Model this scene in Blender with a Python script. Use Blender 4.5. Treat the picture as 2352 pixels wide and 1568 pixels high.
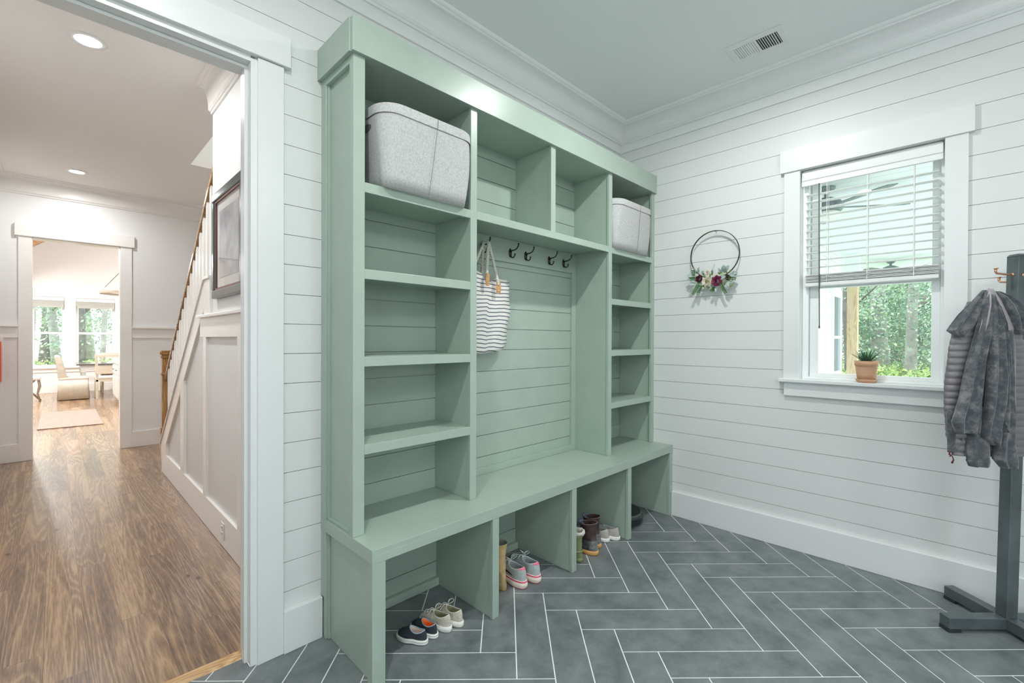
import bpy, math, random
from mathutils import Vector, Matrix, Quaternion
for _o in list(bpy.data.objects): bpy.data.objects.remove(_o)
SC = bpy.context.scene
COL = SC.collection
rnd = random.Random(7)
PI = math.pi

# ------------------------------------------------------------------ camera
CAM = Vector((-3.3346, -2.0522, 1.33))
_yw, _pt, _rl = math.radians(45.1199), math.radians(-0.249), math.radians(0.1866)
VF = Vector((math.sin(_yw)*math.cos(_pt), math.cos(_yw)*math.cos(_pt), math.sin(_pt)))
_R = Vector((math.cos(_yw), -math.sin(_yw), 0)); _U = _R.cross(VF)
VR = _R*math.cos(_rl) + _U*math.sin(_rl); VU = -_R*math.sin(_rl) + _U*math.cos(_rl)
cd = bpy.data.cameras.new('camera'); cam = bpy.data.objects.new('camera', cd); COL.objects.link(cam)
cd.sensor_width = 36; cd.lens = 1047.446/2352*36; cd.clip_start = .05; cd.clip_end = 300
cam.matrix_world = Matrix(((VR.x, VU.x, -VF.x, CAM.x), (VR.y, VU.y, -VF.y, CAM.y), (VR.z, VU.z, -VF.z, CAM.z), (0, 0, 0, 1)))
SC.camera = cam

# ------------------------------------------------------------------ world, exposure, lights
SC.view_settings.view_transform = 'Standard'; SC.view_settings.look = 'None'
SC.view_settings.gamma = 1; SC.view_settings.use_curve_mapping = False
SC.view_settings.exposure = 0.12
SKY = 5.0
w = bpy.data.worlds.new('sky'); SC.world = w; w.use_nodes = True
bg = w.node_tree.nodes['Background']; bg.inputs[0].default_value = (.86, .945, 1.0, 1); bg.inputs[1].default_value = SKY
cy = SC.cycles
cy.max_bounces = 10; cy.diffuse_bounces = 6; cy.glossy_bounces = 4; cy.transmission_bounces = 6; cy.transparent_max_bounces = 16
cy.sample_clamp_indirect = 6; cy.caustics_reflective = False; cy.caustics_refractive = False
try: cy.use_denoising = True
except Exception: pass

def area(name, loc, rot, size, power=0, col=(1, 1, 1), portal=False, sy=None, shape=None, spread=None):
    l = bpy.data.lights.new(name, 'AREA'); l.size = size; l.energy = power; l.color = col
    if sy: l.shape = 'RECTANGLE'; l.size_y = sy
    if shape: l.shape = shape
    if spread: l.spread = spread
    o = bpy.data.objects.new(name, l); COL.objects.link(o); o.location = loc; o.rotation_euler = rot
    if portal: l.cycles.is_portal = True
    return o
# openings that let the daylight in; patio and west ones added for light
RX0_ = -4.7
area('window_portal', (.16, -1.636, 1.74), (0, PI/2, 0), 1.30, portal=True, sy=.64)
area('added_door_portal', (-2.35, -4.36, 1.06), (PI/2, 0, 0), 1.3, portal=True, sy=2.02)
area('added_window_portal', (RX0_-.12, -2.45, 1.48), (0, -PI/2, 0), 1.3, portal=True, sy=1.1)
area('dining_portal', (-3.44, 13.8, 1.36), (-PI/2, 0, 0), .60, portal=True, sy=1.45)
area('dining_portal', (-2.58, 13.8, 1.36), (-PI/2, 0, 0), .70, portal=True, sy=1.45)
WARM = (.98, .985, 1.0); NEUT = (.975, 1.0, .985)
ROOM_LAMPS = [(-1.13, -1.21), (-3.10, -1.21)]
FILL_GLOBES = [(-2.1, -3.1), (-3.9, -2.9)]  # added fill lights, unseen behind the camera, to lift ceiling and walls
ROOM_W = [21, 17]
FILL_GLOBE_W = 23
HALL_LAMPS = [(-3.193, 1.597), (-3.165, 4.55)]
HALL_W = (19, 12)
DINING_FILLS = [(-3.9, 7.6), (-3.9, 11.2), (-.6, 8.0), (-.6, 11.6)]  # lamps added to brighten the dining room

# ------------------------------------------------------------------ materials
def nt(name):
    m = bpy.data.materials.new(name); m.use_nodes = True
    t = m.node_tree; return m, t, t.nodes['Principled BSDF']
def mat(name, col, rough=.5, metal=0, spec=.5, var=0, vscale=20, bump=0, bscale=60, sheen=0, coat=0, emit=None, es=1):
    m, t, b = nt(name)
    b.inputs['Base Color'].default_value = (*col, 1); b.inputs['Roughness'].default_value = rough
    b.inputs['Metallic'].default_value = metal; b.inputs['Specular IOR Level'].default_value = spec
    if sheen: b.inputs['Sheen Weight'].default_value = sheen; b.inputs['Sheen Roughness'].default_value = .4
    if coat: b.inputs['Coat Weight'].default_value = coat; b.inputs['Coat Roughness'].default_value = .1
    if emit: b.inputs['Emission Color'].default_value = (*emit, 1); b.inputs['Emission Strength'].default_value = es
    if var or bump:
        tc = t.nodes.new('ShaderNodeTexCoord'); n = t.nodes.new('ShaderNodeTexNoise'); n.inputs['Scale'].default_value = vscale
        n.inputs['Detail'].default_value = 4
        t.links.new(tc.outputs['Object'], n.inputs['Vector'])
        if var:
            r = t.nodes.new('ShaderNodeValToRGB')
            r.color_ramp.elements[0].color = (*[max(0, c*(1-var)) for c in col], 1); r.color_ramp.elements[0].position = .3
            r.color_ramp.elements[1].color = (*[min(1, c*(1+var)) for c in col], 1); r.color_ramp.elements[1].position = .7
            t.links.new(n.outputs['Fac'], r.inputs[0]); t.links.new(r.outputs[0], b.inputs['Base Color'])
        if bump:
            n2 = t.nodes.new('ShaderNodeTexNoise'); n2.inputs['Scale'].default_value = bscale; n2.inputs['Detail'].default_value = 3
            t.links.new(tc.outputs['Object'], n2.inputs['Vector'])
            bp = t.nodes.new('ShaderNodeBump'); bp.inputs['Strength'].default_value = bump; bp.inputs['Distance'].default_value = .004
            t.links.new(n2.outputs['Fac'], bp.inputs['Height']); t.links.new(bp.outputs[0], b.inputs['Normal'])
    return m
def glass_mat(name, refl=.10, tint=(1, 1, 1)):
    m = bpy.data.materials.new(name); m.use_nodes = True; t = m.node_tree; t.nodes.clear()
    o = t.nodes.new('ShaderNodeOutputMaterial'); mx = t.nodes.new('ShaderNodeMixShader'); tr = t.nodes.new('ShaderNodeBsdfTransparent')
    gl = t.nodes.new('ShaderNodeBsdfGlossy'); gl.inputs['Roughness'].default_value = .02; tr.inputs[0].default_value = (*tint, 1)
    mx.inputs[0].default_value = refl
    t.links.new(tr.outputs[0], mx.inputs[1]); t.links.new(gl.outputs[0], mx.inputs[2]); t.links.new(mx.outputs[0], o.inputs[0])
    return m
def wood_mat(name, c1, c2, c3, axis='y', scale=1.0, rough=.3, knots=False, coat=0, bump=.15, plank=None):
    """grain runs along axis; plank=(width,length) adds boards with their own tone, seams and knots"""
    m, t, b = nt(name); N = t.nodes; L = t.links
    tc = N.new('ShaderNodeTexCoord'); sep = N.new('ShaderNodeSeparateXYZ'); L.new(tc.outputs['Object'], sep.inputs[0])
    def math_(op, a, bb=None, c=None):
        n = N.new('ShaderNodeMath'); n.operation = op
        for i, v in enumerate((a, bb, c)):
            if v is None: continue
            if isinstance(v, (int, float)): n.inputs[i].default_value = v
            else: L.new(v, n.inputs[i])
        return n.outputs[0]
    ax = {'x': 0, 'y': 1, 'z': 2}[axis]; along = sep.outputs[ax]; cross = sep.outputs[(ax+1) % 3] if axis != 'y' else sep.outputs[0]; third = sep.outputs[2] if axis != 'z' else sep.outputs[1]
    rid = None
    if plank:
        pw, pl = plank
        ci = math_('FLOOR', math_('DIVIDE', math_('ADD', cross, 100+.0), pw))
        wn = N.new('ShaderNodeTexWhiteNoise'); wn.noise_dimensions = '1D'; L.new(ci, wn.inputs['W'])
        off = math_('MULTIPLY', wn.outputs['Value'], pl)
        la = math_('ADD', along, off)
        li = math_('FLOOR', math_('DIVIDE', math_('ADD', la, 100), pl))
        cmb = N.new('ShaderNodeCombineXYZ'); L.new(ci, cmb.inputs[0]); L.new(li, cmb.inputs[1])
        w2 = N.new('ShaderNodeTexWhiteNoise'); w2.noise_dimensions = '3D'; L.new(cmb.outputs[0], w2.inputs['Vector']); rid = w2.outputs['Value']
    cm = N.new('ShaderNodeCombineXYZ')
    L.new(math_('MULTIPLY', cross, 9*scale), cm.inputs[0]); L.new(math_('MULTIPLY', along, (.42 if plank else .9)*scale), cm.inputs[1])
    zz = math_('MULTIPLY', third, 9*scale)
    if rid is not None: zz = math_('ADD', zz, math_('MULTIPLY', rid, 57))
    L.new(zz, cm.inputs[2])
    n1 = N.new('ShaderNodeTexNoise'); n1.inputs['Scale'].default_value = 1.0; n1.inputs['Detail'].default_value = 1.5; n1.inputs['Distortion'].default_value = .6
    L.new(cm.outputs[0], n1.inputs['Vector'])
    rings = math_('FRACT', math_('MULTIPLY', n1.outputs['Fac'], 19 if plank else 13))
    rr = math_('ABSOLUTE', math_('SUBTRACT', rings, .5))          # 0..0.5 triangle
    fine = N.new('ShaderNodeTexNoise'); fine.inputs['Scale'].default_value = 14; fine.inputs['Detail'].default_value = 5
    cm2 = N.new('ShaderNodeCombineXYZ'); L.new(math_('MULTIPLY', cross, 12), cm2.inputs[0]); L.new(math_('MULTIPLY', along, .7), cm2.inputs[1]); L.new(zz, cm2.inputs[2])
    L.new(cm2.outputs[0], fine.inputs['Vector'])
    rl = math_('MULTIPLY', math_('POWER', math_('MULTIPLY', rr, 2), 2.0), .34) if plank else math_('MULTIPLY', rr, 1.1)
    g = math_('ADD', rl, math_('MULTIPLY', fine.outputs['Fac'], .95 if plank else .55))
    big = N.new('ShaderNodeTexNoise'); big.inputs['Scale'].default_value = 1.3; big.inputs['Detail'].default_value = 3
    L.new(cm.outputs[0], big.inputs['Vector'])
    g = math_('ADD', g, math_('MULTIPLY', math_('SUBTRACT', big.outputs['Fac'], .5), .9))
    if rid is not None: g = math_('ADD', g, math_('MULTIPLY', math_('SUBTRACT', rid, .5), .24))
    rp = N.new('ShaderNodeValToRGB'); e = rp.color_ramp.elements
    e[0].position = .12; e[0].color = (*c1, 1); e[1].position = .85; e[1].color = (*c3, 1)
    x = e.new(.48); x.color = (*c2, 1)
    L.new(g, rp.inputs[0]); colr = rp.outputs[0]
    if plank:
        vk = N.new('ShaderNodeTexVoronoi'); vk.inputs['Scale'].default_value = 1.0
        ck = N.new('ShaderNodeCombineXYZ'); L.new(math_('MULTIPLY', cross, 5.2), ck.inputs[0]); L.new(math_('MULTIPLY', along, 2.6), ck.inputs[1]); L.new(vk.inputs['Vector'], vk.inputs['Vector']) if False else None
        L.new(ck.outputs[0], vk.inputs['Vector'])
        kk = math_('LESS_THAN', vk.outputs['Distance'], .055); ring = math_('LESS_THAN', vk.outputs['Distance'], .095)
        mx = N.new('ShaderNodeMix'); mx.data_type = 'RGBA'; L.new(math_('MULTIPLY', ring, .55), mx.inputs[0]); L.new(colr, mx.inputs[6]); mx.inputs[7].default_value = (c2[0]*.8, c2[1]*.62, c2[2]*.5, 1)
        mk = N.new('ShaderNodeMix'); mk.data_type = 'RGBA'; L.new(math_('MULTIPLY', kk, .9), mk.inputs[0]); L.new(mx.outputs[2], mk.inputs[6]); mk.inputs[7].default_value = (c1[0]*.35, c1[1]*.3, c1[2]*.3, 1)
        # seams
        fx = math_('FRACT', math_('DIVIDE', math_('ADD', cross, 100), pw)); fy = math_('FRACT', math_('DIVIDE', math_('ADD', la, 100), pl))
        s = math_('MAXIMUM', math_('LESS_THAN', fx, .012), math_('LESS_THAN', fy, .0012))
        ms = N.new('ShaderNodeMix'); ms.data_type = 'RGBA'; L.new(math_('MULTIPLY', s, .75), ms.inputs[0]); L.new(mk.outputs[2], ms.inputs[6]); ms.inputs[7].default_value = (c1[0]*.4, c1[1]*.4, c1[2]*.4, 1)
        colr = ms.outputs[2]
    L.new(colr, b.inputs['Base Color']); b.inputs['Roughness'].default_value = rough
    if coat: b.inputs['Coat Weight'].default_value = coat; b.inputs['Coat Roughness'].default_value = .16
    bp = N.new('ShaderNodeBump'); bp.inputs['Strength'].default_value = bump; bp.inputs['Distance'].default_value = .006 if plank else .003
    h = math_('ADD', math_('MULTIPLY', fine.outputs['Fac'], .25), big.outputs['Fac']) if plank else rr
    L.new(h, bp.inputs['Height']); L.new(bp.outputs[0], b.inputs['Normal'])
    return m

M = {}
M['wall'] = mat('white_shiplap_paint', (.715, .725, .72), .45)
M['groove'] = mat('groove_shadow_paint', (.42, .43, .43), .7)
M['trim'] = mat('white_trim_paint', (.77, .78, .78), .3)
M['ceil'] = mat('ceiling_paint', (.80, .83, .825), .75)
M['ceilh'] = mat('hall_ceiling_paint', (.84, .82, .79), .75)
M['hallwall'] = mat('hall_wall_paint', (.80, .795, .785), .5)
M['halltrim'] = mat('hall_trim_paint', (.84, .82, .79), .25)
M['green'] = mat('sage_green_paint', (.365, .452, .388), .33, var=.03, vscale=8)
M['tile'] = None
M['grout'] = mat('grout', (.86, .87, .87), .8)
M['black'] = mat('black_metal', (.018, .018, .022), .35, spec=.6)
M['glass'] = glass_mat('window_glass', .07)
M['picglass'] = glass_mat('picture_glass', .16)
M['pvc'] = mat('vinyl_sash', (.84, .86, .87), .35)
M['slat'] = mat('blind_slat_white', (.80, .81, .80), .4)
M['lamp'] = mat('lamp_lens', (1, 1, 1), .5, emit=(1, .96, .9), es=14)
M['terra'] = mat('terracotta', (.62, .36, .23), .8, var=.12, vscale=14)
M['soil'] = mat('potting_soil', (.06, .045, .035), .95, bump=.8)
M['floorwood'] = wood_mat('pine_plank_floor', (.08, .041, .019), (.225, .128, .068), (.43, .28, .155), 'y', .8, .3, coat=.4, bump=.3, plank=(.1285, 1.55))
M['oak'] = wood_mat('oak_threshold', (.40, .22, .09), (.58, .36, .17), (.70, .48, .26), 'x', 2.2, .35)
M['beam'] = wood_mat('beam_wood', (.30, .17, .09), (.46, .28, .15), (.58, .38, .22), 'x', 1.6, .6)
M['newel'] = wood_mat('stained_newel_wood', (.16, .075, .025), (.34, .17, .055), (.46, .25, .09), 'z', 2.0, .25)
M['rail'] = wood_mat('stained_rail_wood', (.16, .085, .035), (.30, .17, .075), (.42, .26, .13), 'y', 2.0, .25)

def tile_mat():
    m, t, b = nt('slate_grey_tile'); N = t.nodes; L = t.links
    tc = N.new('ShaderNodeTexCoord'); n = N.new('ShaderNodeTexNoise'); n.inputs['Scale'].default_value = 7; n.inputs['Detail'].default_value = 8; n.inputs['Roughness'].default_value = .66
    L.new(tc.outputs['Object'], n.inputs['Vector'])
    r = N.new('ShaderNodeValToRGB'); e = r.color_ramp.elements
    e[0].position = .3; e[0].color = (.098, .115, .122, 1); e[1].position = .75; e[1].color = (.245, .265, .27, 1)
    L.new(n.outputs['Fac'], r.inputs[0]); L.new(r.outputs[0], b.inputs['Base Color'])
    n2 = N.new('ShaderNodeTexNoise'); n2.inputs['Scale'].default_value = 14; n2.inputs['Detail'].default_value = 4; L.new(tc.outputs['Object'], n2.inputs['Vector'])
    mr = N.new('ShaderNodeMapRange'); mr.inputs[3].default_value = .32; mr.inputs[4].default_value = .5; L.new(n2.outputs['Fac'], mr.inputs[0]); L.new(mr.outputs[0], b.inputs['Roughness'])
    bp = N.new('ShaderNodeBump'); bp.inputs['Strength'].default_value = .12; bp.inputs['Distance'].default_value = .002; L.new(n2.outputs['Fac'], bp.inputs['Height']); L.new(bp.outputs[0], b.inputs['Normal'])
    return m
M['tile'] = tile_mat()

# ------------------------------------------------------------------ mesh helpers
class MB:
    def __init__(s, jit=True): s.v = []; s.f = []; s.m = []; s.mi = 0; s.jit = jit; s.nb = 0
    def add(s, vs, fs):
        o = len(s.v); s.v += [tuple(p) for p in vs]
        for f in fs: s.f.append([i+o for i in f]); s.m.append(s.mi)
        return s
    def box(s, x0, x1, y0, y1, z0, z1):
        if x0 > x1: x0, x1 = x1, x0
        if y0 > y1: y0, y1 = y1, y0
        if z0 > z1: z0, z1 = z1, z0
        if s.jit:      # overlapping boards of one part never share a plane exactly
            e = .00016*(s.nb % 8); s.nb += 1; x0 -= e; y0 -= e; x1 += e; y1 += e; z1 += e
        return s.add([(x0, y0, z0), (x1, y0, z0), (x1, y1, z0), (x0, y1, z0), (x0, y0, z1), (x1, y0, z1), (x1, y1, z1), (x0, y1, z1)],
                     [(0, 3, 2, 1), (4, 5, 6, 7), (0, 1, 5, 4), (1, 2, 6, 5), (2, 3, 7, 6), (3, 0, 4, 7)])
    def hexa(s, p):   # 8 points: bottom 4 ccw, top 4 ccw
        return s.add(p, [(0, 3, 2, 1), (4, 5, 6, 7), (0, 1, 5, 4), (1, 2, 6, 5), (2, 3, 7, 6), (3, 0, 4, 7)])
    def beam(s, a, b, w, h, up=(0, 0, 1)):
        a = Vector(a); b = Vector(b); d = (b-a).normalized(); up = Vector(up); e = .0003*(s.nb % 8); s.nb += 1; w += e; h += e
        sd = d.cross(up).normalized(); u2 = sd.cross(d)
        c = [sd*(-w/2)-u2*(h/2), sd*(w/2)-u2*(h/2), sd*(w/2)+u2*(h/2), sd*(-w/2)+u2*(h/2)]
        return s.hexa([a+c[0], a+c[1], b+c[1], b+c[0], a+c[3], a+c[2], b+c[2], b+c[3]])
    def prism(s, pts, vec):   # polygon (3d pts) extruded by vec
        n = len(pts); vec = Vector(vec); q = [Vector(p) for p in pts]
        if s.jit:
            e = .00016*(s.nb % 8); s.nb += 1; u_ = vec.normalized()*e; q = [p-u_ for p in q]; vec = vec+u_*2
        return s.add(q+[p+vec for p in q], [tuple(range(n))[::-1], tuple(range(n, 2*n))]+[(i, (i+1) % n, (i+1) % n+n, i+n) for i in range(n)])
    def rings(s, rs, close=True, cap0=True, cap1=True):
        n = len(rs[0]); vs = [p for r in rs for p in r]; fs = []
        for k in range(len(rs)-1):
            for i in range(n if close else n-1):
                j = (i+1) % n; fs.append((k*n+i, k*n+j, (k+1)*n+j, (k+1)*n+i))
        if cap0 and close: fs.append(tuple(range(n))[::-1])
        if cap1 and close: fs.append(tuple((len(rs)-1)*n+i for i in range(n)))
        return s.add(vs, fs)
    def tube(s, pts, r, n=8, cap=True):
        pts = [Vector(p) for p in pts]; rr = r if isinstance(r, (list, tuple)) else [r]*len(pts)
        rs = []; prev = None
        for i, p in enumerate(pts):
            d = (pts[min(i+1, len(pts)-1)]-pts[max(i-1, 0)]).normalized()
            if prev is None:
                a = Vector((0, 0, 1)) if abs(d.z) < .9 else Vector((1, 0, 0)); u = d.cross(a).normalized()
            else: u = (prev-d*prev.dot(d)).normalized()
            prev = u; v = d.cross(u)
            rs.append([p+(u*math.cos(2*PI*k/n)+v*math.sin(2*PI*k/n))*rr[i] for k in range(n)])
        return s.rings(rs, True, cap, cap)
    def lathe(s, prof, c=(0, 0, 0), n=28, cap0=False, cap1=False):
        c = Vector(c); rs = [[c+Vector((r*math.cos(2*PI*k/n), r*math.sin(2*PI*k/n), z)) for k in range(n)] for r, z in prof]
        return s.rings(rs, True, cap0, cap1)
    def xform(s, mtx, start=0):
        for i in range(start, len(s.v)): s.v[i] = tuple(mtx @ Vector(s.v[i]))
        return s
    def build(s, name, mats, parent=None, smooth=False, bevel=0, origin=None, subsurf=0, solid=0):
        me = bpy.data.meshes.new(name)
        org = Vector(origin) if origin is not None else Vector((0, 0, 0))
        vs = s.v if origin is None else [tuple(Vector(p)-org) for p in s.v]
        me.from_pydata(vs, [], s.f)
        mats = mats if isinstance(mats, (list, tuple)) else [mats]
        for mm in mats: me.materials.append(M[mm] if isinstance(mm, str) else mm)
        if len(mats) > 1: me.polygons.foreach_set('material_index', s.m)
        if smooth: me.polygons.foreach_set('use_smooth', [True]*len(me.polygons))
        me.update()
        o = bpy.data.objects.new(name, me); COL.objects.link(o); o.location = org
        if bevel:
            b = o.modifiers.new('bevel', 'BEVEL'); b.width = bevel; b.segments = 2; b.limit_method = 'ANGLE'; b.angle_limit = math.radians(40)
        if solid:
            b = o.modifiers.new('solid', 'SOLIDIFY'); b.thickness = solid; b.offset = 0
        if subsurf:
            b = o.modifiers.new('sub', 'SUBSURF'); b.levels = subsurf; b.render_levels = subsurf
        if parent is not None:
            o.parent = parent
            o.matrix_parent_inverse = parent_inv(parent)
        return o
def parent_inv(p): return (Matrix.Translation(p.location) @ p.rotation_euler.to_matrix().to_4x4()).inverted()
def tag(o, label=None, cat=None, group=None, kind=None):
    if label: o['label'] = label
    if cat: o['category'] = cat
    if group: o['group'] = group
    if kind: o['kind'] = kind
    return o
def empty(name, loc=(0, 0, 0), label=None, cat=None, group=None, rz=0):
    o = bpy.data.objects.new(name, None); COL.objects.link(o); o.location = loc; o.rotation_euler = (0, 0, rz); o.empty_display_size = .1
    return tag(o, label, cat, group)
def struct(o): o['kind'] = 'structure'; return o
def copy_tree(o, parent=None):
    c = o.copy(); COL.objects.link(c)
    if parent is not None: c.parent = parent
    for ch in [x for x in bpy.data.objects if x.parent == o]: copy_tree(ch, c)
    return c

# ================================================================== SETTING: mudroom
RX0, RY0, HC = -4.7, -4.2, 3.0708
SL0, SS = 2.5367, .12702      # shiplap course line and pitch
def clip_rects(u0, u1, z0, z1, holes):
    """split a rectangle around holes -> list of rects"""
    rects = [(u0, u1, z0, z1)]
    for (a, b, c, d) in holes:
        out = []
        for (p, q, r, s_) in rects:
            if b <= p or a >= q or d <= r or c >= s_: out.append((p, q, r, s_)); continue
            if a > p: out.append((p, a, r, s_))
            if b < q: out.append((b, q, r, s_))
            pp, qq = max(p, a), min(q, b)
            if c > r: out.append((pp, qq, r, c))
            if d < s_: out.append((pp, qq, d, s_))
        rects = out
    return rects
def wall(name, plane, u0, u1, z0, z1, holes, thick, mats=('wall', 'groove'), ship=True, face=0, sgn=1):
    """plane 'x' or 'y'; face coordinate; body extends by sgn*thick away from the room"""
    m = MB(False); g = .0023; bt = .012
    def bx(a, b, c, d, n0, n1):
        if plane == 'y': m.box(a, b, face+sgn*n0, face+sgn*n1, c, d)
        else: m.box(face+sgn*n0, face+sgn*n1, a, b, c, d)
    if ship:
        k = math.floor((z0-SL0)/SS)
        while SL0+k*SS < z1:
            a = max(z0, SL0+k*SS+g/2); b = min(z1, SL0+(k+1)*SS-g/2); k += 1
            if b-a < .004: continue
            for (p, q, r, s_) in clip_rects(u0, u1, a, b, holes): bx(p, q, r, s_, 0, bt)
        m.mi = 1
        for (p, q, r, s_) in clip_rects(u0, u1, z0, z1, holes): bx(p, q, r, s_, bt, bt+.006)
        m.mi = 0
    for (p, q, r, s_) in clip_rects(u0, u1, z0, z1, holes): bx(p, q, r, s_, (bt+.006) if ship else 0, thick)
    return struct(m.build(name, list(mats)))
# door opening in the locker wall, window in the east wall, added glazed door in the south wall
DX0, DX1, DH = -3.86, -2.775, 2.462
wall('wall_north', 'y', RX0, 0.0, 0, HC, [(-3.877, -2.757, -1, 2.47)], .13)
WY0, WY1, WZ0, WZ1 = -1.968, -1.305, 1.08, 2.402
wall('wall_east', 'x', RY0, 0.13, 0, HC, [(WY0, WY1, WZ0, WZ1)], .16)
wall('wall_south', 'y', RX0-.1, 0.16, 0, HC, [(-3.0, -1.7, .02, 2.1)], .14, face=RY0, sgn=-1)
wall('wall_west', 'x', RY0, 0.0, 0, HC, [(-3.0, -1.9, .8, 2.15)], .12, face=RX0, sgn=-1)  # hole for the added west window
m = MB().box(RX0-.12, .16, RY0-.14, .0, HC, HC+.12); struct(m.build('ceiling', 'ceil'))

# herringbone tile floor
def clip_poly(poly, x0, x1, y0, y1):
    def cl(p, ins, inter):
        out = []
        for i in range(len(p)):
            a, b = p[i], p[(i+1) % len(p)]
            if ins(a):
                out.append(a)
                if not ins(b): out.append(inter(a, b))
            elif ins(b): out.append(inter(a, b))
        return out
    def ix(c): return lambda a, b: (c, a[1]+(b[1]-a[1])*(c-a[0])/(b[0]-a[0]))
    def iy(c): return lambda a, b: (a[0]+(b[0]-a[0])*(c-a[1])/(b[1]-a[1]), c)
    for ins, it in ((lambda p: p[0] >= x0, ix(x0)), (lambda p: p[0] <= x1, ix(x1)), (lambda p: p[1] >= y0, iy(y0)), (lambda p: p[1] <= y1, iy(y1))):
        if not poly: return []
        poly = cl(poly, ins, it)
    return poly
m = MB(False); a = math.radians(.656)-PI/4
ex = (math.cos(a), math.sin(a)); ey = (math.sin(a), -math.cos(a)); OX, OY, TW = -1.63156, -.37803, .151462; g = .0026
def tile(i0, i1, j0, j1):
    g_ = g/TW
    pts = [(i0+g_, j0+g_), (i1-g_, j0+g_), (i1-g_, j1-g_), (i0+g_, j1-g_)]
    P = [(OX+TW*(ex[0]*i+ey[0]*j), OY+TW*(ex[1]*i+ey[1]*j)) for i, j in pts]
    for (x0, x1, y0, y1) in ((RX0, 0, RY0, 0), (DX0, DX1, 0, .075)):
        q = clip_poly(P, x0, x1, y0, y1)
        if len(q) >= 3:
            ar = sum(q[k][0]*q[(k+1) % len(q)][1]-q[(k+1) % len(q)][0]*q[k][1] for k in range(len(q)))
            if ar < 0: q = q[::-1]
            m.prism([(x, y, -.008) for x, y in q], (0, 0, .008))
for k in range(-40, 45):
    for r in range(-6, 7):
        tile(1+k+8*r, 5+k+8*r, k, k+1); tile(k+8*r, k+1+8*r, k, k+4)
m.mi = 1; m.box(RX0, 0, RY0, 0, -.03, -.0012); m.box(DX0, DX1, 0, .075, -.03, -.0012)
struct(m.build('floor', ['tile', 'grout']))

# baseboards
BT, BH = .0265, .181
def bb(name, bx, mt='trim'): return struct(bx.build(name, mt, bevel=.003))
m = MB(); m.box(-2.652, -2.490, -BT, 0, 0, BH); bb('baseboard_north', m)
m = MB(); m.box(RX0, -3.99, -BT, 0, 0, BH); bb('baseboard_north', m)
m = MB(); m.box(-BT, 0, RY0, -.47, 0, BH); bb('baseboard_east', m)
m = MB(); m.box(RX0, RX0+BT, RY0, 0, 0, BH); bb('baseboard_west', m)
# frieze + crown
def crown(name, path, zc, drop, proj, fr=None, mt='trim', closed_ends=True):
    """path: list of (x,y, inward unit normals) handled as mitred polyline; inward = left side of travel"""
    pr = [(.0, zc-drop), (.010, zc-drop), (.013, zc-drop+.006), (.013, zc-drop+.012), (.020, zc-drop+.016), (.024, zc-drop+.022)]
    n = 9; x0, z0 = .028, zc-drop+.026; x1, z1 = proj-.028, zc-.026
    for i in range(n+1):
        t = i/n*PI/2
        pr.append((x0+(x1-x0)*(1-math.cos(t)), z0+(z1-z0)*math.sin(t)))
    pr += [(proj-.022, zc-.024), (proj-.020, zc-.018), (proj-.010, zc-.015), (proj-.004, zc-.009), (proj, zc-.003), (proj, zc), (0, zc)]
    if fr: pr = [(0, fr), (.012, fr)]+[(.012+d*(proj-.012)/proj if True else d, z) for d, z in pr[:-1]]+[(0, zc)]
    rs = []
    for (x, y, nx, ny) in path: rs.append([(x+nx*d, y+ny*d, z) for d, z in pr])
    mm = MB(); mm.rings(rs, True, closed_ends, closed_ends)
    o = mm.build(name, mt); struct(o); return o
crown('trim_1', [(RX0, 0, 1, -1), (0, 0, -1, -1), (0, RY0, -1, 1), (RX0, RY0, 1, 1), (RX0, 0, 1, -1)], HC, HC-2.938, .140, fr=2.873)

# ------------------------------------------------------------------ doorway to the hall
d1 = empty('door_1', (-3.3, 0, 0)); d1['kind'] = 'structure'
m = MB(); m.box(-2.751, -2.652, -.0175, 0, 0, 2.467); m.build('side_casing', 'trim', d1, bevel=.0015)
m = MB(); m.box(-3.985, -3.886, -.0175, 0, 0, 2.467); m.build('side_casing', 'trim', d1, bevel=.0015)
m = MB(); m.box(-4.01, -2.628, -.030, 0, 2.470, 2.593); m.build('head_casing', 'trim', d1, bevel=.0015)
m = MB(); m.box(-2.775, -2.745, -.006, .135, 0, 2.462); m.box(-3.89, -3.862, -.006, .135, 0, 2.462); m.box(-3.862, -2.775, -.006, .135, 2.446, 2.475); m.build('jamb', 'trim', d1, bevel=.001)
m = MB(); m.box(-2.787, -2.774, .035, .075, 0, 2.445); m.box(-3.863, -3.85, .035, .075, 0, 2.445); m.box(-3.863, -2.774, .035, .075, 2.432, 2.445); m.build('stop', 'trim', d1, bevel=.001)
m = MB(); m.prism([(DX0, .072, 0), (DX0, .082, .011), (DX0, .118, .013), (DX0, .122, 0)], (DX1+.002-DX0, 0, 0)); m.build('threshold', 'oak', d1)
# hall-side casing
m = MB(); m.box(-2.752, -2.652, .13, .148, 0, 2.467); m.box(-3.985, -3.886, .13, .148, 0, 2.467); m.box(-4.01, -2.628, .13, .16, 2.467, 2.59); m.build('hall_casing', 'halltrim', d1)

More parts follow.
